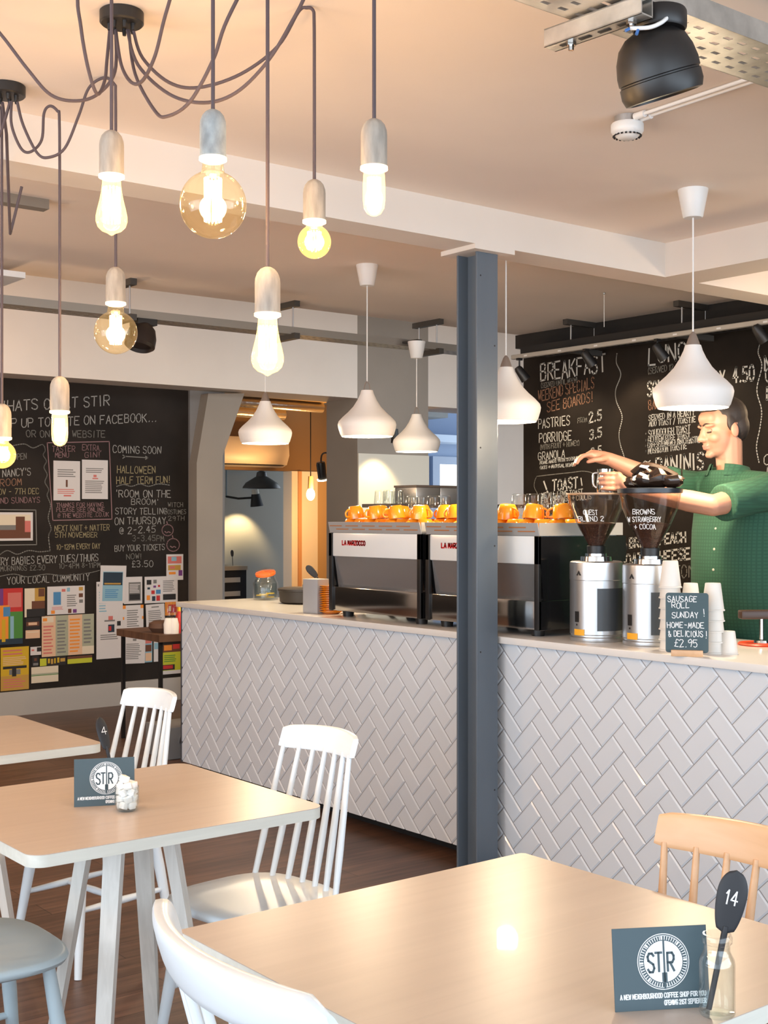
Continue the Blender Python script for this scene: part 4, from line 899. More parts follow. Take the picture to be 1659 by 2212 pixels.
def cup_proto():
    t = thing('espresso_cup', 'x', 'cup')
    MB().lathe([(.026, .062), (.030, .060), (.037, .045), (.0415, .020), (.0425, 0), (.0395, 0), (.034, .042), (.026, .056), (0, .056)][::1], 24, caps=False).lathe([(0, .0618), (.026, .062)], 24, caps=False).build('bowl', orange, t, 50)
    MB().tube([(.040, 0, .012), (.062, 0, .014), (.066, 0, .032), (.050, 0, .046), (.034, 0, .048)], .0045, 8, smooth=4).build('handle', orange, t, 60)
    return t
def glass_proto():
    t = thing('glass_tumbler', 'x', 'glass')
    MB().lathe([(.0, .086), (.024, .086), (.030, .080), (.036, .0), (.0345, .0), (.0285, .078), (0, .079)], 20, caps=False).build('glass_body', clear, t, 50)
    return t
cup0, gl0 = cup_proto(), glass_proto(); used = {'cup': 0, 'glass': 0}
def place(kind, loc, label, group, rz=None, tilt=0):
    src = cup0 if kind == 'cup' else gl0
    o = src if not used[kind] else copy_tree(src); used[kind] = 1
    o.location = loc; o.rotation_euler = (R(tilt * .6), R(tilt), random.uniform(0, 6.28) if rz is None else rz)
    o['label'] = label; o['group'] = group; return o
for cy, side in ((4.81, 'left'), (4.06, 'right')):
    z = ZC + .4215; n = 8
    for r in range(3):
        for k in range(n):
            y = cy + .285 - .0815 * k + random.uniform(-.004, .004); x = 3.788 + .092 * r
            if r < 2 or k in (0, 1, 7):
                dz = .012 + .020 * r
                place('cup', (x, y, z), f'orange espresso cup standing upside down on the {side} coffee machine', f'orange cups on the {side} coffee machine')
                if (k * 3 + r) % 4 in (0, 2) and r < 2: place('cup', (x + .012, y - .02, z + .064), f'orange cup stacked on other cups on the {side} coffee machine', f'orange cups stacked second on the {side} coffee machine', None, 6)
            else:
                place('glass', (x, y, z), f'small clear tumbler upside down on the {side} coffee machine', f'tumblers on the {side} coffee machine')
                if k in (3, 4, 5, 6): place('glass', (x, y, z + .0875), f'clear tumbler stacked on another glass on the {side} coffee machine', f'tumblers stacked second on the {side} coffee machine')

# ================================================================== GRINDERS
def patch(r, a0, a1, z0, z1, n=14):
    mb = MB(); A = [];
    for k in range(n + 1):
        a = R(a0 + (a1 - a0) * k / n); A.append((math.cos(a) * r, math.sin(a) * r))
    for p, q in zip(A, A[1:]): mb.quad([(*p, z0), (*q, z0), (*q, z1), (*p, z1)])
    bmesh.ops.remove_doubles(mb.bm, verts=mb.bm.verts, dist=1e-6); return mb
smoky = glass('smoky_hopper', (.93, .90, .87), .14)
def grinder(label, px, Z, r, H, hop_r, hop_h, lidded, words):
    p = at(px, 1200, Z=Z); p.z = ZC; t = thing('coffee_grinder', label, 'coffee grinder', p, 0, 'silver coffee grinders')
    vd = math.degrees(math.atan2(-p.y, -p.x))
    MB().lathe([(0, 0), (r * .98, 0), (r, .006), (r, .016), (r * .97, .020), (r * .97, .026), (r, .030), (r, H - .075), (r * 1.012, H - .073), (r * 1.012, H - .016), (r, H - .004), (r * .93, H), (0, H)], 56).build('body', steel_b, t, 30)
    patch(r + .0012, vd + 2, vd + 82, .045, H - .105).build('front_panel', mat('dark_grey_panel', (.075, .085, .095), .45, metal=.3), t, 60)
    patch(r + .0012, vd - 52, vd - 40, .078, .120).build('switch', black, t, 60)
    patch(r + .0012, vd - 48, vd - 44, .064, .071).build('indicator', black, t, 60)
    patch(r + .0012, vd - 54, vd - 26, .026, .050).build('warning_label', mat('amber_label', (.85, .40, .02), .5), t, 60)
    a = R(vd - 40); n = Vector((math.cos(a), math.sin(a), 0)); u = Vector((-n.y, n.x, 0)); o = n * (r * 1.012 + .0012) + Vector((0, 0, H - .055))
    lm = MB(); lm.quad([o - u * .012, o - u * .004, o + Vector((0, 0, .010)), o + Vector((0, 0, .020))]).quad([o + u * .012, o + u * .004, o + Vector((0, 0, .010)), o + Vector((0, 0, .020))]); lm.build('emblem', blackmatt, t, 0)
    MB().lathe([(0, H), (r * .62, H), (r * .60, H + .018), (r * .42, H + .020), (r * .42, H + .030), (0, H + .030)], 40).build('collar', steel, t)
    MB().lathe([(0, H + .030), (.036, H + .030), (.037, H + .060), (.033, H + .062), (0, H + .062)], 32).build('throat', black, t)
    zb = H + .062; hp = [(.033, zb), (.036, zb + .012), (hop_r * .62, zb + hop_h * .36), (hop_r * .90, zb + hop_h * .72), (hop_r, zb + hop_h)]
    MB().lathe(hp, 40, caps=False).lathe([(r_ - .002, z) for r_, z in hp][::-1], 40, caps=False).build('hopper', smoky, t, 60)
    bean = MB().lathe([(0, zb), (.030, zb), (hop_r * .57, zb + hop_h * .35), (hop_r * .66, zb + hop_h * .42), (hop_r * .3, zb + hop_h * .46), (0, zb + hop_h * .45)], 40).build('coffee_beans', mat('roast_beans', (.045, .016, .009), .5, var=.6, scale=(140, 140, 140), bump=.8, bscale=130), t, 60)
    if lidded: MB().lathe([(0, zb + hop_h - .004), (hop_r + .004, zb + hop_h - .004), (hop_r + .005, zb + hop_h + .012), (hop_r - .01, zb + hop_h + .015), (0, zb + hop_h + .015)], 40).build('lid', mat('dark_blue_plastic', (.02, .025, .035), .3), t)
    else: MB().lathe([(hop_r - .003, zb + hop_h - .002), (hop_r + .003, zb + hop_h - .002), (hop_r + .003, zb + hop_h + .004), (hop_r - .003, zb + hop_h + .004)], 40, caps=False).build('rim', mat('amber_rim', (.5, .33, .2), .4), t)
    wv = MB(); ar = R(vd - 12); n = Vector((math.cos(ar), math.sin(ar), 0)); u = Vector((-n.y, n.x, 0)); up = (Vector((0, 0, 1)) + n * .42).normalized()
    for k, (s_, wd_) in enumerate(words):
        zz = zb + hop_h * (.60 - .13 * k); rr = hop_r * (.87 - .10 * k) + .006; letters(wv, s_, n * rr - u * wd_ * .5 + Vector((0, 0, zz)), u, up, .020, wd_, .0026, .25)
    wv.build('handwriting', card_white, t, 0)
    return t, p, zb + hop_h
g1, gp1, gz1 = grinder('silver coffee grinder with an open hopper, left of the pair', 1288, 5.10, .1045, .317, .116, .205, False, [('GUEST', .055), ('BLEND 2', .10)])
g2, gp2, gz2 = grinder('silver coffee grinder with a dark bag on its hopper, right of the pair', 1404, 4.93, .1045, .312, .120, .215, True, [('BROWNS', .085), ('W STRAWBERRY', .125), ('+ COCOA', .08)])
bg = thing('coffee_bag', 'crumpled glossy dark brown coffee bag lying on the right grinder', 'bag', (gp2.x, gp2.y, ZC + gz2 + .013))
mb = MB(); rnd = random.Random(3)
mb.ball((0, 0, .035), (.085, .075, .038), 22).ball((.0, .075, .02), (.05, .05, .022), 14).ball((.03, -.075, .03), (.045, .05, .03), 14)
for v_ in mb.bm.verts:
    f = math.sin(v_.co.x * 70 + v_.co.z * 40) * .010 + math.sin(v_.co.y * 85 - v_.co.x * 30) * .010 + rnd.uniform(-.006, .006)
    v_.co += v_.co.normalized() * f; v_.co.z = max(v_.co.z, .0)
bagm = mat('brown_foil', (.025, .013, .008), .22, coat=.3)
mb.build('bag_body', bagm, bg, 25)
MB().tube([(-.05, .04, .055), (-.02, .01, .085), (.03, -.03, .075), (.06, -.08, .045)], [.018, .014], 8, smooth=4).tube([(-.04, -.02, .05), (0, .04, .09), (.05, .06, .06)], [.014, .010], 8, smooth=4).build('rolled_edge', bagm, bg, 30)
MB().prism([(-.04, 0), (.05, .01), (.02, .075), (.01, .02)], -.10, -.095, lambda u_, v_, w_: Vector((u_ * .6 + .04, w_ - .02 + u_ * .3, v_ + .02))).build('bag_corner', bagm, bg, 0)
MB().box((-.03, -.0, .088), (.045, .03, .003), Euler((.3, -.4, .3)).to_matrix(), .001).build('pale_label', mat('pale_label', (.45, .42, .42), .3), bg)

# ================================================================== CUP STACKS, SIGN AND OTHER THINGS ON THE COUNTER
def paper_cup(s=1.0):
    t = thing('paper_cup', 'x', 'cup')
    MB().lathe([(0, .098), (.026, .098), (.0265, .100), (.028, .097), (.0395, .006), (.0425, .004), (.0425, 0), (.038, 0), (.026, .092), (0, .092)], 28, caps=False).build('cup_body', mat('white_paper_cup', (.76, .73, .68), .55), t, 40)
    return t
pc0 = paper_cup(); npc = [0]
def stack(px, py, Z, n, pitch, where, s=1.0):
    b = at(px, py, Z=Z); b.z = ZC
    for k in range(n):
        o = pc0 if not npc[0] else copy_tree(pc0); npc[0] += 1; o.scale = (s, s, s)
        o.location = (b.x, b.y, ZC + k * pitch * s + .0005 * k)
        o['label'] = f'white paper cup, {"bottom" if k == 0 else "topmost" if k == n - 1 else ["", "second", "third", "fourth", "fifth", "sixth", "seventh"][k] + " from the bottom"} of the stack {where}' if n > 1 else f'single white paper cup upside down {where}'
        o['group'] = 'paper cup stacks beside the sausage roll sign'
stack(1448, 1400, 4.72, 7, .038, 'left of the sausage roll sign', 1.0)
stack(1492, 1395, 4.86, 5, .038, 'hidden behind the sausage roll sign', .95)
stack(1540, 1400, 4.62, 5, .038, 'right of the sausage roll sign', 1.0)
stack(1574, 1396, 4.60, 1, .038, 'furthest right of the stacks', .82)
def sign():
    p = at(1484, 1410, Z=4.52); p.z = ZC; az = math.atan2(-p.y, -p.x)
    t = thing('counter_sign', 'small dark chalk sign in a wooden block reading sausage roll Sunday', 'sign', p, az + R(90))   # local -y faces the room
    MB().bb((-.055, -.018, 0), (.055, .018, .022), .0015).build('wooden_block', beech, t)
    b = MB()
    w, h, r = .148, .212, .010; out = []
    for sx, sz, a0 in ((1, 1, 0), (-1, 1, 90), (-1, -1, 180), (1, -1, 270)):
        for k in range(5): a = R(a0 + 22.5 * k); out.append((sx * (w / 2 - r) + r * math.cos(a), .118 + sz * (h / 2 - r) + r * math.sin(a)))
    b.prism(out, -.0025, .0025, lambda u, v, w_: Vector((u, w_, v))).build('board', mat('slate_board', (.042, .078, .092), .55), t, 0)
    x = MB(); U, V = Vector((1, 0, 0)), Vector((0, 0, 1))
    for s_, x0, z0, wd_, hh in (('SAUSAGE', -.066, .193, .098, .019), ('ROLL', -.052, .170, .060, .019), ('SUNDAY', -.052, .136, .090, .020), ('!', .056, .140, .006, .026), ('HOME-MADE', -.068, .100, .126, .019), ('& DELICIOUS', -.064, .070, .118, .020), ('!', .063, .064, .006, .024), ('£2.95', -.044, .033, .080, .026)):
        letters(x, s_, Vector((x0, -.0031, z0)), U, V, hh, wd_, .0026, .22)
    x.build('chalk_lettering', card_white, t, 0)
sign()
p = at(665, 1325, z=ZC); t = thing('menu_holder', 'plain grey box holder beside the orange saucers on the bar', 'holder', (p.x + .05, p.y, ZC), R(14))
MB().bb((-.045, -.05, 0), (.045, .05, .175), .003).build('holder_body', mat('grey_card_box', (.33, .33, .34), .5), t)
p = at(714, 1322, z=ZC); nsau = 15
for k in range(nsau):
    if k == 0:
        s0_ = thing('saucer', 'x', 'saucer'); MB().lathe([(0, 0), (.036, 0), (.055, .010), (.062, .013), (.062, .0155), (.054, .0125), (.030, .005), (0, .005)], 32, caps=False).build('dish', orange, s0_, 40); o = s0_
    else: o = copy_tree(s0_)
    o.location = (3.80 + random.uniform(-.003, .003), 5.285 + random.uniform(-.003, .003), ZC + .0092 * k)
    o['label'] = 'orange saucer in the stack left of the coffee machines'; o['group'] = 'stack of orange saucers'
t = thing('squeezy_bottle', 'white squeezy bottle with a pointed nozzle behind the orange saucers', 'bottle', (3.97, 5.27, ZC))
MB().lathe([(0, 0), (.026, 0), (.028, .01), (.028, .12), (.022, .14), (0, .14)], 24).build('body', mat('clear_plastic_white', (.62, .62, .60), .35), t); MB().lathe([(0, .14), (.018, .14), (.006, .20), (.003, .225), (0, .225)], 16).build('nozzle', white_plastic, t)
t = thing('serving_dish', 'dark round dish stack at the far left end of the bar', 'dish', (4.14, 6.02, ZC))
MB().lathe([(0, 0), (.125, 0), (.142, .01), (.148, .070), (.155, .073), (.155, .084), (.14, .088), (0, .09)], 40).build('dish_body', mat('dark_bronze', (.020, .016, .013), .5), t, 40)
MB().cyl((0, 0, .088), (0, 0, .105), .014, n=16).build('knob', steel_b, t)
t = thing('water_jar', 'clip-top glass jar of water and lemon with an orange seal', 'jar', (4.12, 6.40, ZC))
MB().lathe([(0, 0), (.068, 0), (.074, .008), (.076, .10), (.060, .125), (.056, .14), (.0575, .148), (.054, .148), (.052, .138), (.056, .124), (.072, .098), (.070, .010), (0, .008)], 36, caps=False).build('glass_body', clear, t, 50)
MB().lathe([(0, .010), (.068, .010), (.070, .095), (0, .095)], 32).build('water', glass('water', (.96, .97, .95), .05), t)
for k in range(5): MB().cyl((.03 * math.cos(k * 1.3), .03 * math.sin(k * 1.3), .014 + .006 * k), (.03 * math.cos(k * 1.3), .03 * math.sin(k * 1.3), .018 + .006 * k), .026, n=20).build('lemon_slice', mat('lemon', (.75, .50, .03), .4), t)
q = Euler((R(8), R(-14), 0)).to_matrix()
MB().lathe([(.054, 0), (.060, 0), (.060, .012), (.054, .012)], 32, c=(0, 0, .150), rot=q).build('orange_seal', mat('orange_rubber', (.75, .14, .02), .5), t); MB().lathe([(0, .012), (.058, .012), (.056, .022), (.03, .03), (0, .032)], 32, c=(0, 0, .150), rot=q, caps=False).build('glass_lid', clear, t)
# red stand at the right edge
p = at(1645, 1393, z=ZC); t = thing('hand_press', 'metal hand press with a dark wooden bar on a red mat at the right edge', 'press', p)
MB().lathe([(0, 0), (.085, 0), (.09, .004), (.085, .009), (0, .009)], 40).build('red_mat', mat('red_orange_mat', (.75, .06, .015), .4), t)
MB().lathe([(0, .009), (.030, .009), (.028, .018), (.008, .022), (.0075, .10), (0, .10)], 24).build('post', steel, t)
az = Vector((CS, -SN, 0)); MB().box((az * .06 + Vector((0, 0, .118))), (.30, .045, .034), Matrix.Rotation(math.atan2(-SN, CS) + R(6), 3, 'Z'), .006).build('wooden_bar', mat('dark_walnut', (.045, .022, .014), .4), t)

# back bar shelf with the silver box
p0 = at(815, 1091, y=6.35); z = p0.z
bs = thing('back_shelf', 'dark shelf on posts behind the coffee machines', 'shelf', (p0.x, 6.35, 0))
MB().bb((0, -.14, z - .015), (1.15, .16, z + .008)).build('shelf_board', mat('dark_shelf', (.06, .05, .045), .5), bs, 0)
for x in (.02, 1.1): MB().bb((x, -.1, 0), (x + .03, -.07, z - .015)).build('post', black, bs, 0)
q0 = at(878, 1085, y=6.34); q1 = at(990, 1053, y=6.34)
sbx = thing('steel_box', 'shiny steel box with a dark lid standing on the back shelf', 'box', (q0.x, 6.34, z + .008)); hb = q1.z - z
MB().bb((0, -.10, 0), (.20, .12, hb - .014), .004).build('box_half', steel_b, sbx); MB().bb((.201, -.10, 0), (.46, .12, hb - .014), .004).build('box_half', steel_b, sbx); MB().bb((-.004, -.105, hb - .014), (.464, .125, hb)).build('lid', mat('dark_lid', (.10, .08, .07), .4), sbx, 0)
for k in range(4):
    place('glass', (p0.x + .05 + .085 * (k % 2), 6.30 + .09 * (k // 2), z + .008), 'clear tumbler upside down on the shelf behind the coffee machines', 'tumblers on the back shelf')
# spotlight washing the column panel
ws = at(853, 952, y=8.55); t = thing('wall_spotlight', 'small spotlight washing the cream panel of the tall grey column', 'spotlight', ws)
MB().cyl((0, 0, -.02), (0, 0, .10), .035, .028, 20).build('head', black, t); MB().tube([(0, 0, .08), (0, .15, .12), (0, 8.86 - ws.y, .12)], .007, 8).build('arm', black, t, 60)
spot('column_spot', ws + Vector((0, .05, -.03)), ws + Vector((0, .36, -.75)), 22, (1, .78, .42), 82, .5, .03)

# ================================================================== TABLE SETTINGS
def menu_card(label, loc, rz, w=.148, h=.117, lean=8):
    t = thing('sign_card', label, 'card', loc, rz)
    f = lambda u, v, w_: Vector((u, w_ + v * math.tan(R(lean)), v))
    MB().prism([(-w / 2, 0), (w / 2, 0), (w / 2, h), (-w / 2, h)], 0, .0012, f).build('front_panel', slate, t, 0)
    g = lambda u, v, w_: Vector((u, w_ + .045 - v * (.045 - h * math.tan(R(lean))) / h, v))
    MB().prism([(-.02, 0), (.02, 0), (.02, h * .9), (-.02, h * .9)], 0, .0012, g).build('easel_strut', slate, t, 0)
    mb = MB(); dk = MB(); n = Vector((0, -1, math.tan(R(lean)))).normalized()
    U = Vector((1, 0, 0)); V = Vector((0, math.tan(R(lean)), 1)).normalized(); cx, cz, r = .004, h * .585, h * .345
    def disc(m_, r0, r1, a0, a1, e, k=24):
        A = []
        for i in range(k + 1):
            a = R(a0 + (a1 - a0) * i / k); A.append((Vector((math.cos(a), 0, 0)), math.sin(a)))
        P = lambda c_, s_, rr: Vector((cx, 0, 0)) + U * (rr * c_) + V * (cz + rr * s_) + n * e
        for (c0, s0_), (c1, s1_) in zip(A, A[1:]): m_.quad([P(c0.x, s0_, r0), P(c1.x, s1_, r0), P(c1.x, s1_, r1), P(c0.x, s0_, r1)])
    disc(mb, r * .97, r, 0, 360, .0004, 48); disc(mb, .0, r * .74, 0, 360, .0004, 48); disc(mb, r * .91, r * .93, 0, 360, .0004, 48)
    for k in range(56):
        a = 360 * k / 56; wide = 2.2 if k % 7 else 4.6; disc(mb, r * .77, r * .90, a, a + wide, .0004, 2)
    o = Vector((cx, 0, 0)) + V * cz + n * .0008
    for s_, x0, z0, wd_, hh in (('S', -.60, -.36, .24, .66), ('T', -.30, -.34, .24, .66), ('R', .16, -.34, .24, .64)):
        letters(dk, s_, o + U * (x0 * r) + V * (z0 * r), U, V, hh * r, wd_ * r, .085 * r, 0)
    ribbon(dk, [(.03 * r, -.95 * r), (.03 * r, .72 * r)], .07 * r, o, U, V); ribbon(dk, [(.03 * r, -.66 * r), (.03 * r, -.46 * r)], .2 * r, o, U, V)
    for s_, x0, x1, z0 in (('A NEW NEIGHBOURHOOD COFFEE SHOP FOR YOU', -.44, .46, .145), ('OPENING 21ST SEPTEMBER', .02, .46, .055)):
        letters(mb, s_, U * (x0 * w) + V * (z0 * h) + n * .0004, U, V, .055 * h, (x1 - x0) * w, .0015, 0)
    mb.build('printed_emblem', card_white, t, 0); dk.build('dark_lettering', slate, t, 0)
    return t
FACE = math.atan2(-SN, CS)          # rotation that turns local -y to the viewer side of the room
bl = at(1329, 2187, z=.75); br = at(1534, 2175, z=.75); c_ = (bl + br) / 2
menu_card('dark sign card with a round white emblem on the foreground table', (c_.x, c_.y, .7502), math.atan2(br.y - bl.y, br.x - bl.x), (br - bl).length)
bl = at(160, 1744, z=.75); br = at(291, 1737, z=.75); c_ = (bl + br) / 2
menu_card('dark sign card with a round white emblem beside the jar of sugar cubes', (c_.x, c_.y, .7502), math.atan2(br.y - bl.y, br.x - bl.x), (br - bl).length)
def milk_bottle(label, loc, h=.118, r=.0262):
    t = thing('glass_bottle', label, 'bottle', loc); k = h / .118
    pr = [(0, 0), (r * .92, 0), (r, .004), (r, .074 * k), (r * .96, .081 * k), (r * .80, .089 * k), (r * .72, .094 * k), (r * .72, .104 * k), (r * .84, .106 * k), (r * .85, .114 * k), (r * .78, .118 * k), (r * .70, .118 * k), (r * .65, .104 * k), (r * .65, .094 * k), (r * .88, .080 * k), (r * .93, .073 * k), (r * .93, .006), (0, .004)]
    MB().lathe(pr, 40, caps=False).build('glass_body', clear, t, 50); return t
def spoon(label, foot, tip, digits, face, s=1.0):
    """black wooden spoon standing handle-down; face = direction its bowl's back shows"""
    foot, tip = Vector(foot), Vector(tip); t = thing('table_number_spoon', label, 'spoon', foot); ax = tip - foot; L = ax.length; w = ax.normalized()
    n = Vector(face); n = (n - w * n.dot(w)).normalized(); u = w.cross(n) * -1 if (w.cross(n)).dot(Vector((CS, -SN, 0))) < 0 else w.cross(n)
    u = u.normalized(); hl = .092 * s; mb = MB(); N = 24; rings = []
    for k in range(N + 1):
        q = k / N; z = L - hl + hl * q
        wid = .0218 * s * (max(0, 1 - ((q - .62) / (.38 if q > .62 else .72)) ** 2)) ** .5 if q > .02 else .005
        wid = max(wid, .0042 * s if q < .5 else .0004); th = max(.0006, .0045 * s * (1 - abs(q - .5) * .9))
        rings.append([mb.bm.verts.new(w * z + u * (wid * math.cos(a)) + n * (th * math.sin(a))) for a in [2 * math.pi * j / 16 for j in range(16)]])
    for A, B_ in zip(rings, rings[1:]):
        for j in range(16): mb.bm.faces.new((A[j], A[(j + 1) % 16], B_[(j + 1) % 16], B_[j]))
    mb.bm.faces.new(rings[0]); mb.bm.faces.new(rings[-1]); sp = mat('black_spoon_paint', (.012, .013, .017), .55)
    mb.build('bowl', sp, t, 60); MB().tube([(0, 0, 0), w * (L - hl * .9)], [.0040 * s, .0048 * s], 12).build('handle', sp, t, 60)
    if digits:
        d = MB(); letters(d, digits, w * (L - hl * .55) + n * .0056 * s - u * .009 * s, u, w, .020 * s, .018 * s, .0021 * s, .15); d.build('painted_number', card_white, t, 0)
    return t
jb = at(1549, 2192, Z=1.872); jb.z = .7502
milk_bottle('small clear glass bottle holding the number 14 spoon on the foreground table', jb)
toc = Vector((-jb.x, -jb.y, 0)).normalized(); rt = Vector((CS, -SN, 0))
spoon('black wooden spoon painted with 14, standing in the glass bottle', jb - rt * .012 + Vector((0, 0, .0075)), at(1592, 1880, Z=1.885), '14', toc)
# sugar jar on the second table
sj = at(274, 1742, Z=3.17); sj.z = .7502
t = thing('sugar_jar', 'small glass jar heaped with white sugar cubes', 'jar', sj)
MB().lathe([(0, 0), (.021, 0), (.026, .004), (.030, .02), (.0295, .060), (.0285, .061), (.0285, .02), (.024, .006), (0, .005)], 32, caps=False).build('glass_body', clear, t, 50)
sugar = mat('sugar_white', (.82, .80, .77), .8)
rnd = random.Random(5)
for lv in range(5):
    for k in range(5 if lv < 4 else 2):
        a = k * 1.2566 + lv * .6; rr = .0160 if lv < 4 else .008
        o = MB().box((0, 0, 0), (.0175, .0175, .0175), Euler((rnd.uniform(-.4, .4), rnd.uniform(-.4, .4), rnd.uniform(0, 3))).to_matrix(), .003).build('sugar_cube', sugar)
        o.location = sj + Vector((rr * math.cos(a), rr * math.sin(a), .0155 + lv * .0158)); tag(o, 'white sugar cube heaped in the small glass jar', 'sugar cube', 'sugar cubes in the jar')
# spoon pot behind the card
sp_ = at(246, 1655, Z=3.33); sp_.z = .7502
t = thing('glass_pot', 'small glass pot behind the sign card on the sugar table', 'pot', sp_)
MB().lathe([(0, 0), (.022, 0), (.025, .004), (.025, .092), (.0235, .092), (.0235, .006), (0, .005)], 28, caps=False).build('glass_body', clear, t, 50)
MB().lathe([(.0255, .080), (.0265, .080), (.0265, .094), (.0255, .094)], 28).build('rim_band', mat('cork_rim', (.50, .38, .25), .6), t)
spoon('black wooden spoon leaning in the glass pot on the sugar table', sp_ + rt * .010 + Vector((0, 0, .008)), at(214, 1549, Z=3.36), '4', Vector((.35, -.9, 0)), .95)

# low table, bottles and box behind the counter's left end
lt0 = at(328, 1370, Z=8.15); zt = lt0.z
t = thing('side_table', 'brown wooden side table with black steel legs beside the left end of the bar', 'table', (lt0.x + .40, lt0.y + .2, 0))
MB().bb((-.40, -.30, zt - .045), (.45, .30, zt)).build('table_top', mat('brown_wood_top', (.12, .06, .035), .5, var=.3, scale=(6, 40, 6)), t, 0)
for sx in (-.37, .40):
    for sy in (-.26, .26): MB().bb((sx - .011, sy - .011, 0), (sx + .011, sy + .011, zt - .045)).build('leg', black, t, 0)
for k, (px, lab) in enumerate(((364, 'clear salt shaker on the brown side table, left of the pair'), (376, 'clear salt shaker on the brown side table, right of the pair'))):
    b = at(px, 1366, Z=8.2); b.z = zt; s = thing('salt_shaker', lab, 'shaker', b, 0, 'salt shakers on the side table')
    MB().lathe([(0, 0), (.03, 0), (.032, .06), (.022, .10), (0, .10)], 20).build('salt', sugar, s); MB().lathe([(.022, .10), (.026, .11), (.018, .18), (.012, .20), (0, .20)], 20).build('glass_neck', clear, s)
b = at(389, 1364, Z=8.25); b.z = zt; s = thing('sauce_bottle', 'red sauce bottle with a yellow cap beside the end of the bar', 'bottle', b)
MB().lathe([(0, 0), (.03, 0), (.03, .10), (.018, .14), (0, .14)], 20).build('body', mat('sauce_red', (.6, .03, .02), .4), s); MB().lathe([(0, .14), (.016, .14), (.01, .18), (0, .18)], 16).build('cap', mat('sauce_yellow', (.8, .5, .02), .4), s)
b = at(349, 1368, Z=8.3); b.z = zt; s = thing('round_basket', 'small round brown basket on the brown side table', 'basket', b)
MB().lathe([(0, 0), (.06, 0), (.085, .03), (.08, .06), (.05, .075), (0, .078)], 24).build('basket_body', mat('basket_brown', (.10, .05, .03), .7), s)
gb = at(364, 1573, Z=7.75); t = thing('grey_crate', 'plain grey box on the floor against the left end of the bar', 'box', (gb.x + .16, gb.y, 0))
MB().bb((-.16, 0, 0), (.20, .30, gb.z), .006).build('box_body', mat('grey_box_paint', (.22, .22, .22), .6), t); MB().tube([(-.09, -.004, gb.z * .5), (-.08, -.006, gb.z * .72), (-.02, -.006, gb.z * .76), (.03, -.006, gb.z * .7), (.04, -.004, gb.z * .5)], .008, 8, smooth=4).build('handle', mat('grey_handle', (.14, .14, .14), .5), t, 60)

# ================================================================== THROUGH THE OPENING
ac0 = at(505, 1006, y=11.55); ac1 = at(624, 947, y=11.55)
t = thing('air_conditioner', 'long cream wall-mounted air conditioner above the lobby doorway', 'air conditioner', (ac1.x, 11.79, ac0.z)); h = ac1.z - ac0.z; L = 1.1
pr = [(0, 0), (0, h), (-.20, h), (-.24, h * .8), (-.25, h * .4), (-.20, h * .08), (-.12, 0)]
MB().prism(pr, -L, 0, lambda u, v, w_: Vector((w_, u, v))).build('casing', mat('cream_plastic', (.70, .60, .46), .4), t, 40); MB().bb((-L + .05, -.215, .012), (-.05, -.12, .02)).build('outlet_slot', black, t, 0)
for k, (px, py, y, r, lab) in enumerate(((560, 872, 10.6, .09, 'silver duct pipe under the lobby ceiling, nearer one'), (600, 895, 11.3, .10, 'silver duct pipe under the lobby ceiling, further one'))):
    z = at(px, py, y=y).z; t = thing('duct_pipe', lab, 'duct', (xr0 + .1, y, z), 0, 'duct pipes in the lobby')
    MB().tube([Vector((0, 0, 0)), Vector((1.2, .05, .02)), Vector((7.6 - xr0 - .2, 0, 0))], r * .6, 14, smooth=10).build('pipe', mat('foil_duct', (.55, .52, .48), .25, metal=.9, bump=.6, bscale=25), t, 60)
def hanging(label, name, px, py, y, ceil, kind):
    p = at(px, py, y=y); t = thing(name, label, 'pendant lamp', p)
    MB().cyl((0, 0, .1), (0, 0, ceil - p.z), .006, n=8).build('cord', black, t)
    return t, p
t, p = hanging('dark metal dome pendant in the room beyond the lobby', 'dome_pendant', 565, 1055, 13.6, 2.7, 0)
MB().lathe([(.24, 0), (.235, .02), (.20, .07), (.12, .12), (.07, .15), (.06, .20), (.03, .22), (0, .225)], 36, caps=False).lathe([(0, .2), (.06, .13), (.19, .06), (.232, .0)], 36, caps=False).build('shade', mat('dark_pewter', (.08, .075, .07), .4), t, 40)
p = at(552, 1082, y=14.2); t = thing('wall_lamp', 'small black wall lamp lighting the far grey wall', 'wall lamp', p)
MB().cyl((0, 0, .09), (.02, 0, -.07), .055, .085, 20).build('shade', blackmatt, t); MB().cyl((.0, 0, .09), (-.01, 0, .15), .05, .045, 16).build('cap', cream, t); MB().tube([(-.22, .37, .06), (-.2, .1, .03), (-.06, 0, .04)], .014, 8).build('arm', blackmatt, t); MB().cyl((-.22, .37, .06), (-.22, .37, 2.7 - p.z), .010, n=8).build('cable', mat('grey_cable', (.2, .24, .25), .6), t)
spot('far_wall_spot', p + Vector((0, .03, -.06)), p + Vector((-.05, .36, -.6)), 170, (1, .80, .45), 95, .6, .03)
t, p = hanging('bare bulb pendant in the lobby, right of the doorway', 'bulb_pendant_small', 671, 1068, 11.0, 2.66, 1)
MB().cyl((0, 0, .06), (0, 0, .19), .03, .026, 16).build('lamp_holder', mat('orange_lit_wood', (.55, .33, .12), .7), t); MB().ball((0, 0, 0), (.045, .045, .065), 18).build('bulb', emis('lobby_bulb', (1, .78, .4), 12), t)
point('lobby_bulb_light', p + Vector((-.0, -.15, -.05)), 46, (1, .55, .2), .05)
p = at(697, 1035, y=9.9); t = thing('lobby_spotlight', 'black spotlight with a bright face beside the lobby pier', 'spotlight', p)
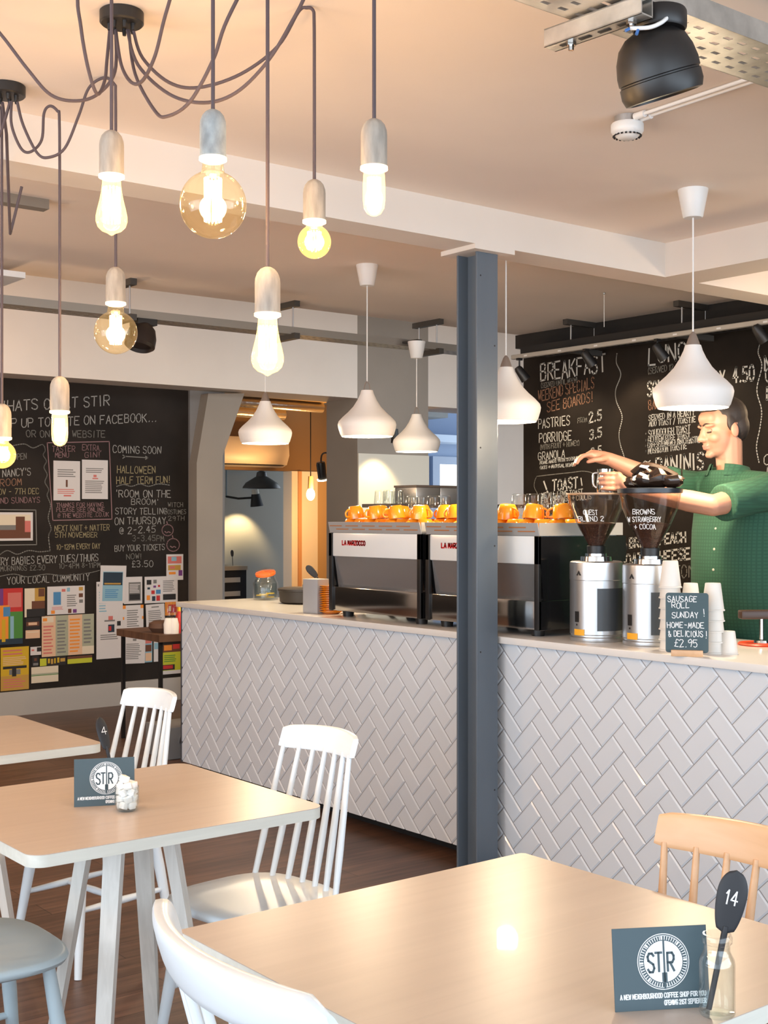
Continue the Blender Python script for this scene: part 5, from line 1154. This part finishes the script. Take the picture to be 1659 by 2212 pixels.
q = Euler((R(8), R(-14), 0)).to_matrix(); MB().lathe([(0, .17), (.04, .165), (.045, .14), (.042, .0), (0, .0)], 20, rot=q).build('head', black, t); MB().lathe([(0, -.012), (.05, -.012), (.055, 0), (0, 0)], 20, rot=q).build('lamp_face', emis('lobby_spot_glow', (1, .88, .65), 9), t); MB().tube([(-.02, 0, .16), (.0, 0, .24), (.05, -.1, .25), (.16, -.62, .25)], .008, 8, smooth=4).build('arm', black, t)
# far room's sideboard
p = at(480, 1232, y=13.6); zt2 = at(540, 1222, y=13.6).z
t = thing('sideboard', 'low dark sideboard with pale shelves in the far grey room', 'sideboard', (p.x - .6, 13.6, 0)); W_ = xi1 - (p.x - .6) + .55
MB().bb((0, 0, 0), (W_, .5, zt2 - .05)).build('carcass', blackmatt, t, 0); MB().bb((-.02, -.03, zt2 - .05), (W_, .52, zt2)).build('worktop', mat('oak_top', (.50, .42, .30), .5), t, 0)
for k in range(3): MB().bb((.1, -.02, zt2 - .20 - .17 * k), (W_ - .1, .0, zt2 - .14 - .17 * k)).build('shelf_edge', mat('pale_shelf', (.55, .54, .50), .6), t, 0)
MB().bb((.70, -.02, .0), (1.0, -.005, .2)).build('label_panel', card_white, t, 0)
for px, py, y, lab in ((503, 1222, 13.7, 'black number spoon standing on the far sideboard'), (664, 1250, 10.2, 'black number spoon behind the grey box on the bar')):
    b = at(px, py + 6, y=y) if y > 12 else Vector((4.05, 5.50, ZC)); tp = at(px - 2, 1188 if y > 12 else 1222, Z=b.x * SN + b.y * CS)
    if y > 12: b.z = zt2
    spoon(lab, b, tp, None, (-.6, -.8, 0), .9)

# ================================================================== THE BARISTA
def remesh(objs_mb, name, m, parent, voxel, smooth=2, inflate=0):
    me = bpy.data.meshes.new(name + '_src'); objs_mb.bm.to_mesh(me); objs_mb.bm.free(); o = bpy.data.objects.new(name + '_src', me); C.objects.link(o)
    r = o.modifiers.new('remesh', 'REMESH'); r.mode = 'VOXEL'; r.voxel_size = voxel
    s = o.modifiers.new('smooth', 'SMOOTH'); s.iterations = smooth; s.factor = .5
    dg = bpy.context.evaluated_depsgraph_get(); ev = o.evaluated_get(dg); nm = bpy.data.meshes.new_from_object(ev); nm.name = name
    bpy.data.objects.remove(o); nm.materials.clear(); nm.materials.append(m); nm.shade_smooth()
    ob = bpy.data.objects.new(name, nm); C.objects.link(ob); ob.parent = parent; return ob
def capsule(mb, pts, rs, n=14):
    for (a, ra), (b, rb) in zip(zip(pts, rs), zip(pts[1:], rs[1:])):
        mb.cyl(a, b, ra, rb, n); mb.ball(b, rb, n)
    mb.ball(pts[0], rs[0], n)
def barista():
    base = Vector((4.52, 3.30, .12)); t = thing('person', 'barista in a dark green short-sleeved shirt reaching both arms toward the coffee machines', 'person', base)
    w = lambda v: Vector(v) - base
    hc = w(at(1560, 926, Z=5.39)); fx = Vector((-.93, .40, -.16)).normalized(); fy = Vector((0, 0, 1)).cross(fx).normalized(); fz = fx.cross(fy)
    RM = Matrix((fx, fy, fz)).transposed(); hp = lambda x, y, z: hc + RM @ Vector((x, y, z))
    nb_ = w((4.475, 3.345, 1.655)); sl = w((4.455, 3.115, 1.585)); sr = w((4.455, 3.515, 1.600))
    el = w(at(1540, 1092, Z=5.02)); wl = w(at(1372, 1060, Z=5.13)); er = w(at(1432, 1042, Z=5.42)); wr_ = w(at(1318, 992, Z=5.42))
    hip = w((4.55, 3.30, 1.03))
    b = MB()
    # head
    for c_, r_ in (((-.014, 0, .036), (.099, .077, .090)), ((.026, 0, -.026), (.066, .060, .094)), ((.030, 0, -.082), (.052, .047, .036)), ((.074, 0, -.101), (.020, .022, .016)),
                   ((.072, .030, .022), (.022, .026, .010)), ((.072, -.030, .022), (.022, .026, .010)), ((.058, .036, -.030), (.028, .024, .026)), ((.058, -.036, -.030), (.028, .024, .026)),
                   ((.090, 0, -.060), (.011, .021, .0065)), ((.088, 0, -.073), (.011, .019, .0070)), ((-.012, .079, -.012), (.019, .009, .032)), ((-.012, -.079, -.012), (.019, .009, .032)), ((.060, 0, .052), (.034, .055, .036))):
        b.ball(hp(*c_), r_, 20, RM)
    capsule(b, [hp(.084, 0, .016), hp(.100, 0, -.016), hp(.107, 0, -.032)], [.0085, .0105, .0135]); b.ball(hp(.095, .012, -.036), .0095, 10); b.ball(hp(.095, -.012, -.036), .0095, 10)
    capsule(b, [hp(-.022, 0, -.04), nb_ + Vector((0, 0, .02)), nb_ + Vector((.0, 0, -.06))], [.058, .054, .060])
    # trunk
    for c_, r_ in ((w((4.50, 3.315, 1.47)), (.115, .165, .15)), (w((4.52, 3.31, 1.28)), (.115, .155, .18)), (w((4.54, 3.30, 1.08)), (.115, .160, .14))): b.ball(c_, r_, 24)
    capsule(b, [sl, nb_ + Vector((0, 0, -.05))], [.058, .036]); capsule(b, [sr, nb_ + Vector((0, 0, -.05))], [.058, .036])
    capsule(b, [sl, sl.lerp(el, .55), el], [.062, .052, .043]); capsule(b, [el, el.lerp(wl, .3), wl], [.043, .044, .028])
    capsule(b, [sr, sr.lerp(er, .55), er], [.062, .052, .043]); capsule(b, [er, er.lerp(wr_, .3), wr_], [.043, .044, .028])
    for s in (-1, 1): capsule(b, [hip + Vector((0, .09 * s, -.02)), hip + Vector((-.01, .10 * s, -.48)), hip + Vector((.02, .10 * s, -.84))], [.085, .060, .042]); b.ball(hip + Vector((-.05, .10 * s, -.875)), (.12, .045, .032), 16)
    # near hand closed round the jug
    jug = w(at(1308, 1040, Z=5.17)); a = (wl - jug); a.z = 0; a.normalize(); s_ = Vector((-a.y, a.x, 0)); up = Vector((0, 0, 1)); rj = .036
    toward = Vector((-.617, -.787, 0)); s_ = s_ if s_.dot(toward) > 0 else -s_
    pc = jug + a * (rj + .018) + s_ * .010; capsule(b, [wl, wl.lerp(pc, .5), pc + a * .012], [.028, .030, .026]); b.ball(pc, (.024, .024, .040), 16)
    for k in range(4):
        z = .030 - .0205 * k; R_ = rj + .0095; aa = [.28, .85, 1.40, (1.85, 1.98, 1.90, 1.70)[k]]
        P = [jug + (a * math.cos(q_) + s_ * math.sin(q_)) * R_ + up * z for q_ in aa]; capsule(b, [pc + up * z * .9 + s_ * .012] + P, [.0105, .0098, .0092, .0085, .0075], 10)
    P = [jug + (a * math.cos(q_) - s_ * math.sin(q_)) * (rj + .010) + up * (.022 + .010 * i) for i, q_ in enumerate((.35, .85, 1.30))]; capsule(b, [pc + up * .012 - s_ * .012] + P, [.013, .0115, .0105, .0085], 10)
    # far hand, relaxed and lightly curled
    d = (wr_ - er).normalized(); d = (d + Vector((-.25 * CS, .25 * SN, -.15))).normalized(); sd = d.cross(up).normalized(); sd = sd if sd.dot(toward) > 0 else -sd; nn = d.cross(sd).normalized(); nn = nn if nn.z < 0 else -nn
    pm = wr_ + d * .055; capsule(b, [wr_, wr_ + d * .03, pm + d * .02], [.028, .029, .026])
    for i in (-1, 0, 1): capsule(b, [wr_ + d * .03 + sd * .010 * i, pm + d * .035 + sd * .021 * i], [.019, .0155], 12)
    for k in range(4):
        o_ = sd * (.030 - .0205 * k); ln = (.030, .034, .032, .025)[k]; f0 = pm + d * .036 + o_; f1 = f0 + (d * .92 + nn * .40) * ln; f2 = f1 + (d * .62 + nn * .78) * ln * .8; f3 = f2 + (d * .25 + nn * .97) * ln * .62
        capsule(b, [f0, f1, f2, f3], [.0105, .0098, .0090, .0078], 10)
    th = wr_ + d * .022 + sd * .020; capsule(b, [th, th + sd * .022 + d * .024 + nn * .012, th + sd * .026 + d * .052 + nn * .022, th + sd * .022 + d * .074 + nn * .034], [.0155, .0125, .0110, .0088], 10)
    # skin with redder lips and ears, darker shaven jaw (colour belongs to the face, stored per vertex)
    skin = bpy.data.materials.new('skin'); skin.use_nodes = True; nt = skin.node_tree; bs_ = nt.nodes['Principled BSDF']; bs_.inputs['Roughness'].default_value = .5; bs_.inputs['Subsurface Weight'].default_value = .08; bs_.inputs['Subsurface Radius'].default_value = (.012, .005, .003)
    at_ = nt.nodes.new('ShaderNodeVertexColor'); at_.layer_name = 'tone'; nt.links.new(at_.outputs['Color'], bs_.inputs['Base Color'])
    ob = remesh(b, 'body', skin, t, .0046, 3)
    ca = ob.data.color_attributes.new('tone', 'FLOAT_COLOR', 'POINT'); base_c = Vector((.41, .20, .13)); lip = Vector((.42, .13, .10)); stub = Vector((.33, .18, .125)); ear = Vector((.50, .20, .135))
    RI = RM.transposed(); cols = []
    for v_ in ob.data.vertices:
        l_ = RI @ (v_.co - hc); c_ = base_c.copy()
        if abs(l_.x) < .14 and abs(l_.y) < .1 and -.13 < l_.z < .16:
            f = max(0, min(1, (-.030 - l_.z) / .03)) * max(0, min(1, (l_.x + .01) / .03)) * .75
            c_ = c_.lerp(stub, f)
            e = max(0, 1 - ((l_.z + .066) / .013) ** 2) * max(0, 1 - (l_.y / .022) ** 2) * (1 if l_.x > .078 else 0); c_ = c_.lerp(lip, e)
            if abs(l_.y) > .076 and l_.x < .02: c_ = c_.lerp(ear, .8)
        cols += [*c_, 1]
    ca.data.foreach_set('color', cols)
    # clothes
    cloth = bpy.data.materials.new('green_check_shirt'); cloth.use_nodes = True; nt = cloth.node_tree; bs_ = nt.nodes['Principled BSDF']; bs_.inputs['Roughness'].default_value = .85
    tc = nt.nodes.new('ShaderNodeTexCoord'); ck = nt.nodes.new('ShaderNodeTexWave'); ck.wave_type = 'BANDS'; ck.bands_direction = 'Z'; ck.inputs['Scale'].default_value = 22; ck2 = nt.nodes.new('ShaderNodeTexWave'); ck2.bands_direction = 'Y'; ck2.inputs['Scale'].default_value = 22
    mxx = nt.nodes.new('ShaderNodeMath'); mxx.operation = 'MAXIMUM'; cr = nt.nodes.new('ShaderNodeValToRGB'); cr.color_ramp.elements[0].position = .55; cr.color_ramp.elements[0].color = (.020, .084, .047, 1); cr.color_ramp.elements[1].position = .98; cr.color_ramp.elements[1].color = (.014, .062, .035, 1)
    nt.links.new(tc.outputs['Object'], ck.inputs['Vector']); nt.links.new(tc.outputs['Object'], ck2.inputs['Vector']); nt.links.new(ck.outputs['Fac'], mxx.inputs[0]); nt.links.new(ck2.outputs['Fac'], mxx.inputs[1]); nt.links.new(mxx.outputs[0], cr.inputs[0]); nt.links.new(cr.outputs[0], bs_.inputs['Base Color'])
    s = MB(); secs = []
    for z, x, rx, ry in ((.93, 4.53, .155, .190), (1.05, 4.515, .170, .200), (1.18, 4.500, .172, .200), (1.30, 4.495, .164, .200), (1.42, 4.492, .150, .200), (1.50, 4.490, .130, .196), (1.565, 4.483, .112, .182), (1.615, 4.478, .100, .142), (1.650, 4.474, .090, .102), (1.676, 4.470, .083, .086)):
        secs.append([s.bm.verts.new(w((x + rx * math.copysign(abs(math.cos(a_)) ** .85, math.cos(a_)), 3.315 + (.03 if z > 1.6 else 0) + ry * math.copysign(abs(math.sin(a_)) ** .85, math.sin(a_)), z))) for a_ in [6.28318 * k / 36 for k in range(36)]])
    for A, B_ in zip(secs, secs[1:]):
        for k in range(36): s.bm.faces.new((A[k], A[(k + 1) % 36], B_[(k + 1) % 36], B_[k]))
    s.bm.faces.new(secs[0][::-1]); s.bm.faces.new(secs[-1])
    capsule(s, [sl, nb_.lerp(sl, .25) + Vector((0, 0, -.012))], [.076, .054]); capsule(s, [sr, nb_.lerp(sr, .25) + Vector((0, 0, -.012))], [.076, .054])
    for sh, e_ in ((sl, el), (sr, er)):
        capsule(s, [sh, sh.lerp(e_, .45)], [.078, .073]); s.cyl(sh.lerp(e_, .4), sh.lerp(e_, .84), .073, .076, 20)
    remesh(s, 'shirt', cloth, t, .007, 3)
    col = MB(); N = 26
    for z0, r0, z1, r1 in ((-.012, .082, .034, .074), (.034, .074, .037, .081), (.037, .081, -.012, .100)):
        for k in range(N):
            a0, a1 = [.42 + (6.2832 - .84) * (k + i) / N for i in (0, 1)]
            P = lambda r_, a_, z_: nb_ + Vector((-math.cos(a_) * r_ * 1.05, math.sin(a_) * r_, z_ + .012 * -math.cos(a_) * -1))
            col.quad([P(r0, a0, z0), P(r0, a1, z0), P(r1, a1, z1), P(r1, a0, z1)])
    bmesh.ops.remove_doubles(col.bm, verts=col.bm.verts, dist=1e-5)
    col.build('collar', cloth, t, 60)
    for k in range(5): MB().ball(w(((4.346, 4.336, 4.330, 4.328, 4.331)[k], 3.318, 1.43 - .085 * k)), (.003, .0058, .0058), 10).build('button', mat('shell_button', (.5, .45, .35), .4), t)
    tr = MB(); tr.ball(hip + Vector((0, 0, .02)), (.130, .172, .11), 20)
    for q_ in (-1, 1): capsule(tr, [hip + Vector((0, .09 * q_, -.02)), hip + Vector((-.01, .10 * q_, -.48)), hip + Vector((.02, .10 * q_, -.80))], [.100, .078, .064])
    remesh(tr, 'trousers', mat('dark_denim', (.02, .022, .03), .8), t, .010, 2)
    # hair, brows, eyes
    h = MB()
    for c_, r_ in (((-.026, 0, .052), (.094, .081, .084)), ((-.052, 0, .004), (.066, .075, .078)), ((.034, 0, .098), (.056, .060, .034)), ((-.004, .072, .020), (.020, .011, .036)), ((-.004, -.072, .020), (.020, .011, .036))): h.ball(hp(*c_), r_, 20, RM)
    remesh(h, 'hair', mat('dark_brown_hair', (.018, .011, .008), .6, var=.3, scale=(120, 120, 20)), t, .0045, 2)
    for s__ in (-1, 1):
        MB().tube([hp(.092, .010 * s__, .024), hp(.090, .030 * s__, .031), hp(.076, .050 * s__, .024)], [.0036, .0024], 8, smooth=4).build('eyebrow', mat('brow_hair', (.03, .018, .012), .8), t, 60)
        MB().ball(hp(.0745, .030 * s__, -.001), .0118, 14).build('eyelid', mat('eyelid_skin', (.36, .175, .115), .5), t)
        MB().tube([hp(.0815, .019 * s__, -.0060), hp(.0860, .030 * s__, -.0065), hp(.0770, .043 * s__, -.0060)], .0030, 8, smooth=4).build('eyelash', mat('brow_hair', (.03, .018, .012), .8), t, 60)
    jw = jug + base; jt = thing('milk_jug', 'small steel milk jug held in the barista\'s near hand', 'jug', jw - Vector((0, 0, .045)))
    MB().lathe([(0, 0), (.034, 0), (.036, .006), (.0355, .045), (.031, .075), (.033, .095), (.031, .095), (.029, .075), (.033, .045), (.033, .008), (0, .006)], 32, caps=False).build('jug_body', steel, jt, 50)
    hd = -(a) ; MB().tube([hd * .033 + Vector((0, 0, .080)), hd * .050 + Vector((0, 0, .075)), hd * .050 + Vector((0, 0, .035)), hd * .036 + Vector((0, 0, .020))], .0045, 8, smooth=4).build('handle', steel, jt, 60)
barista()
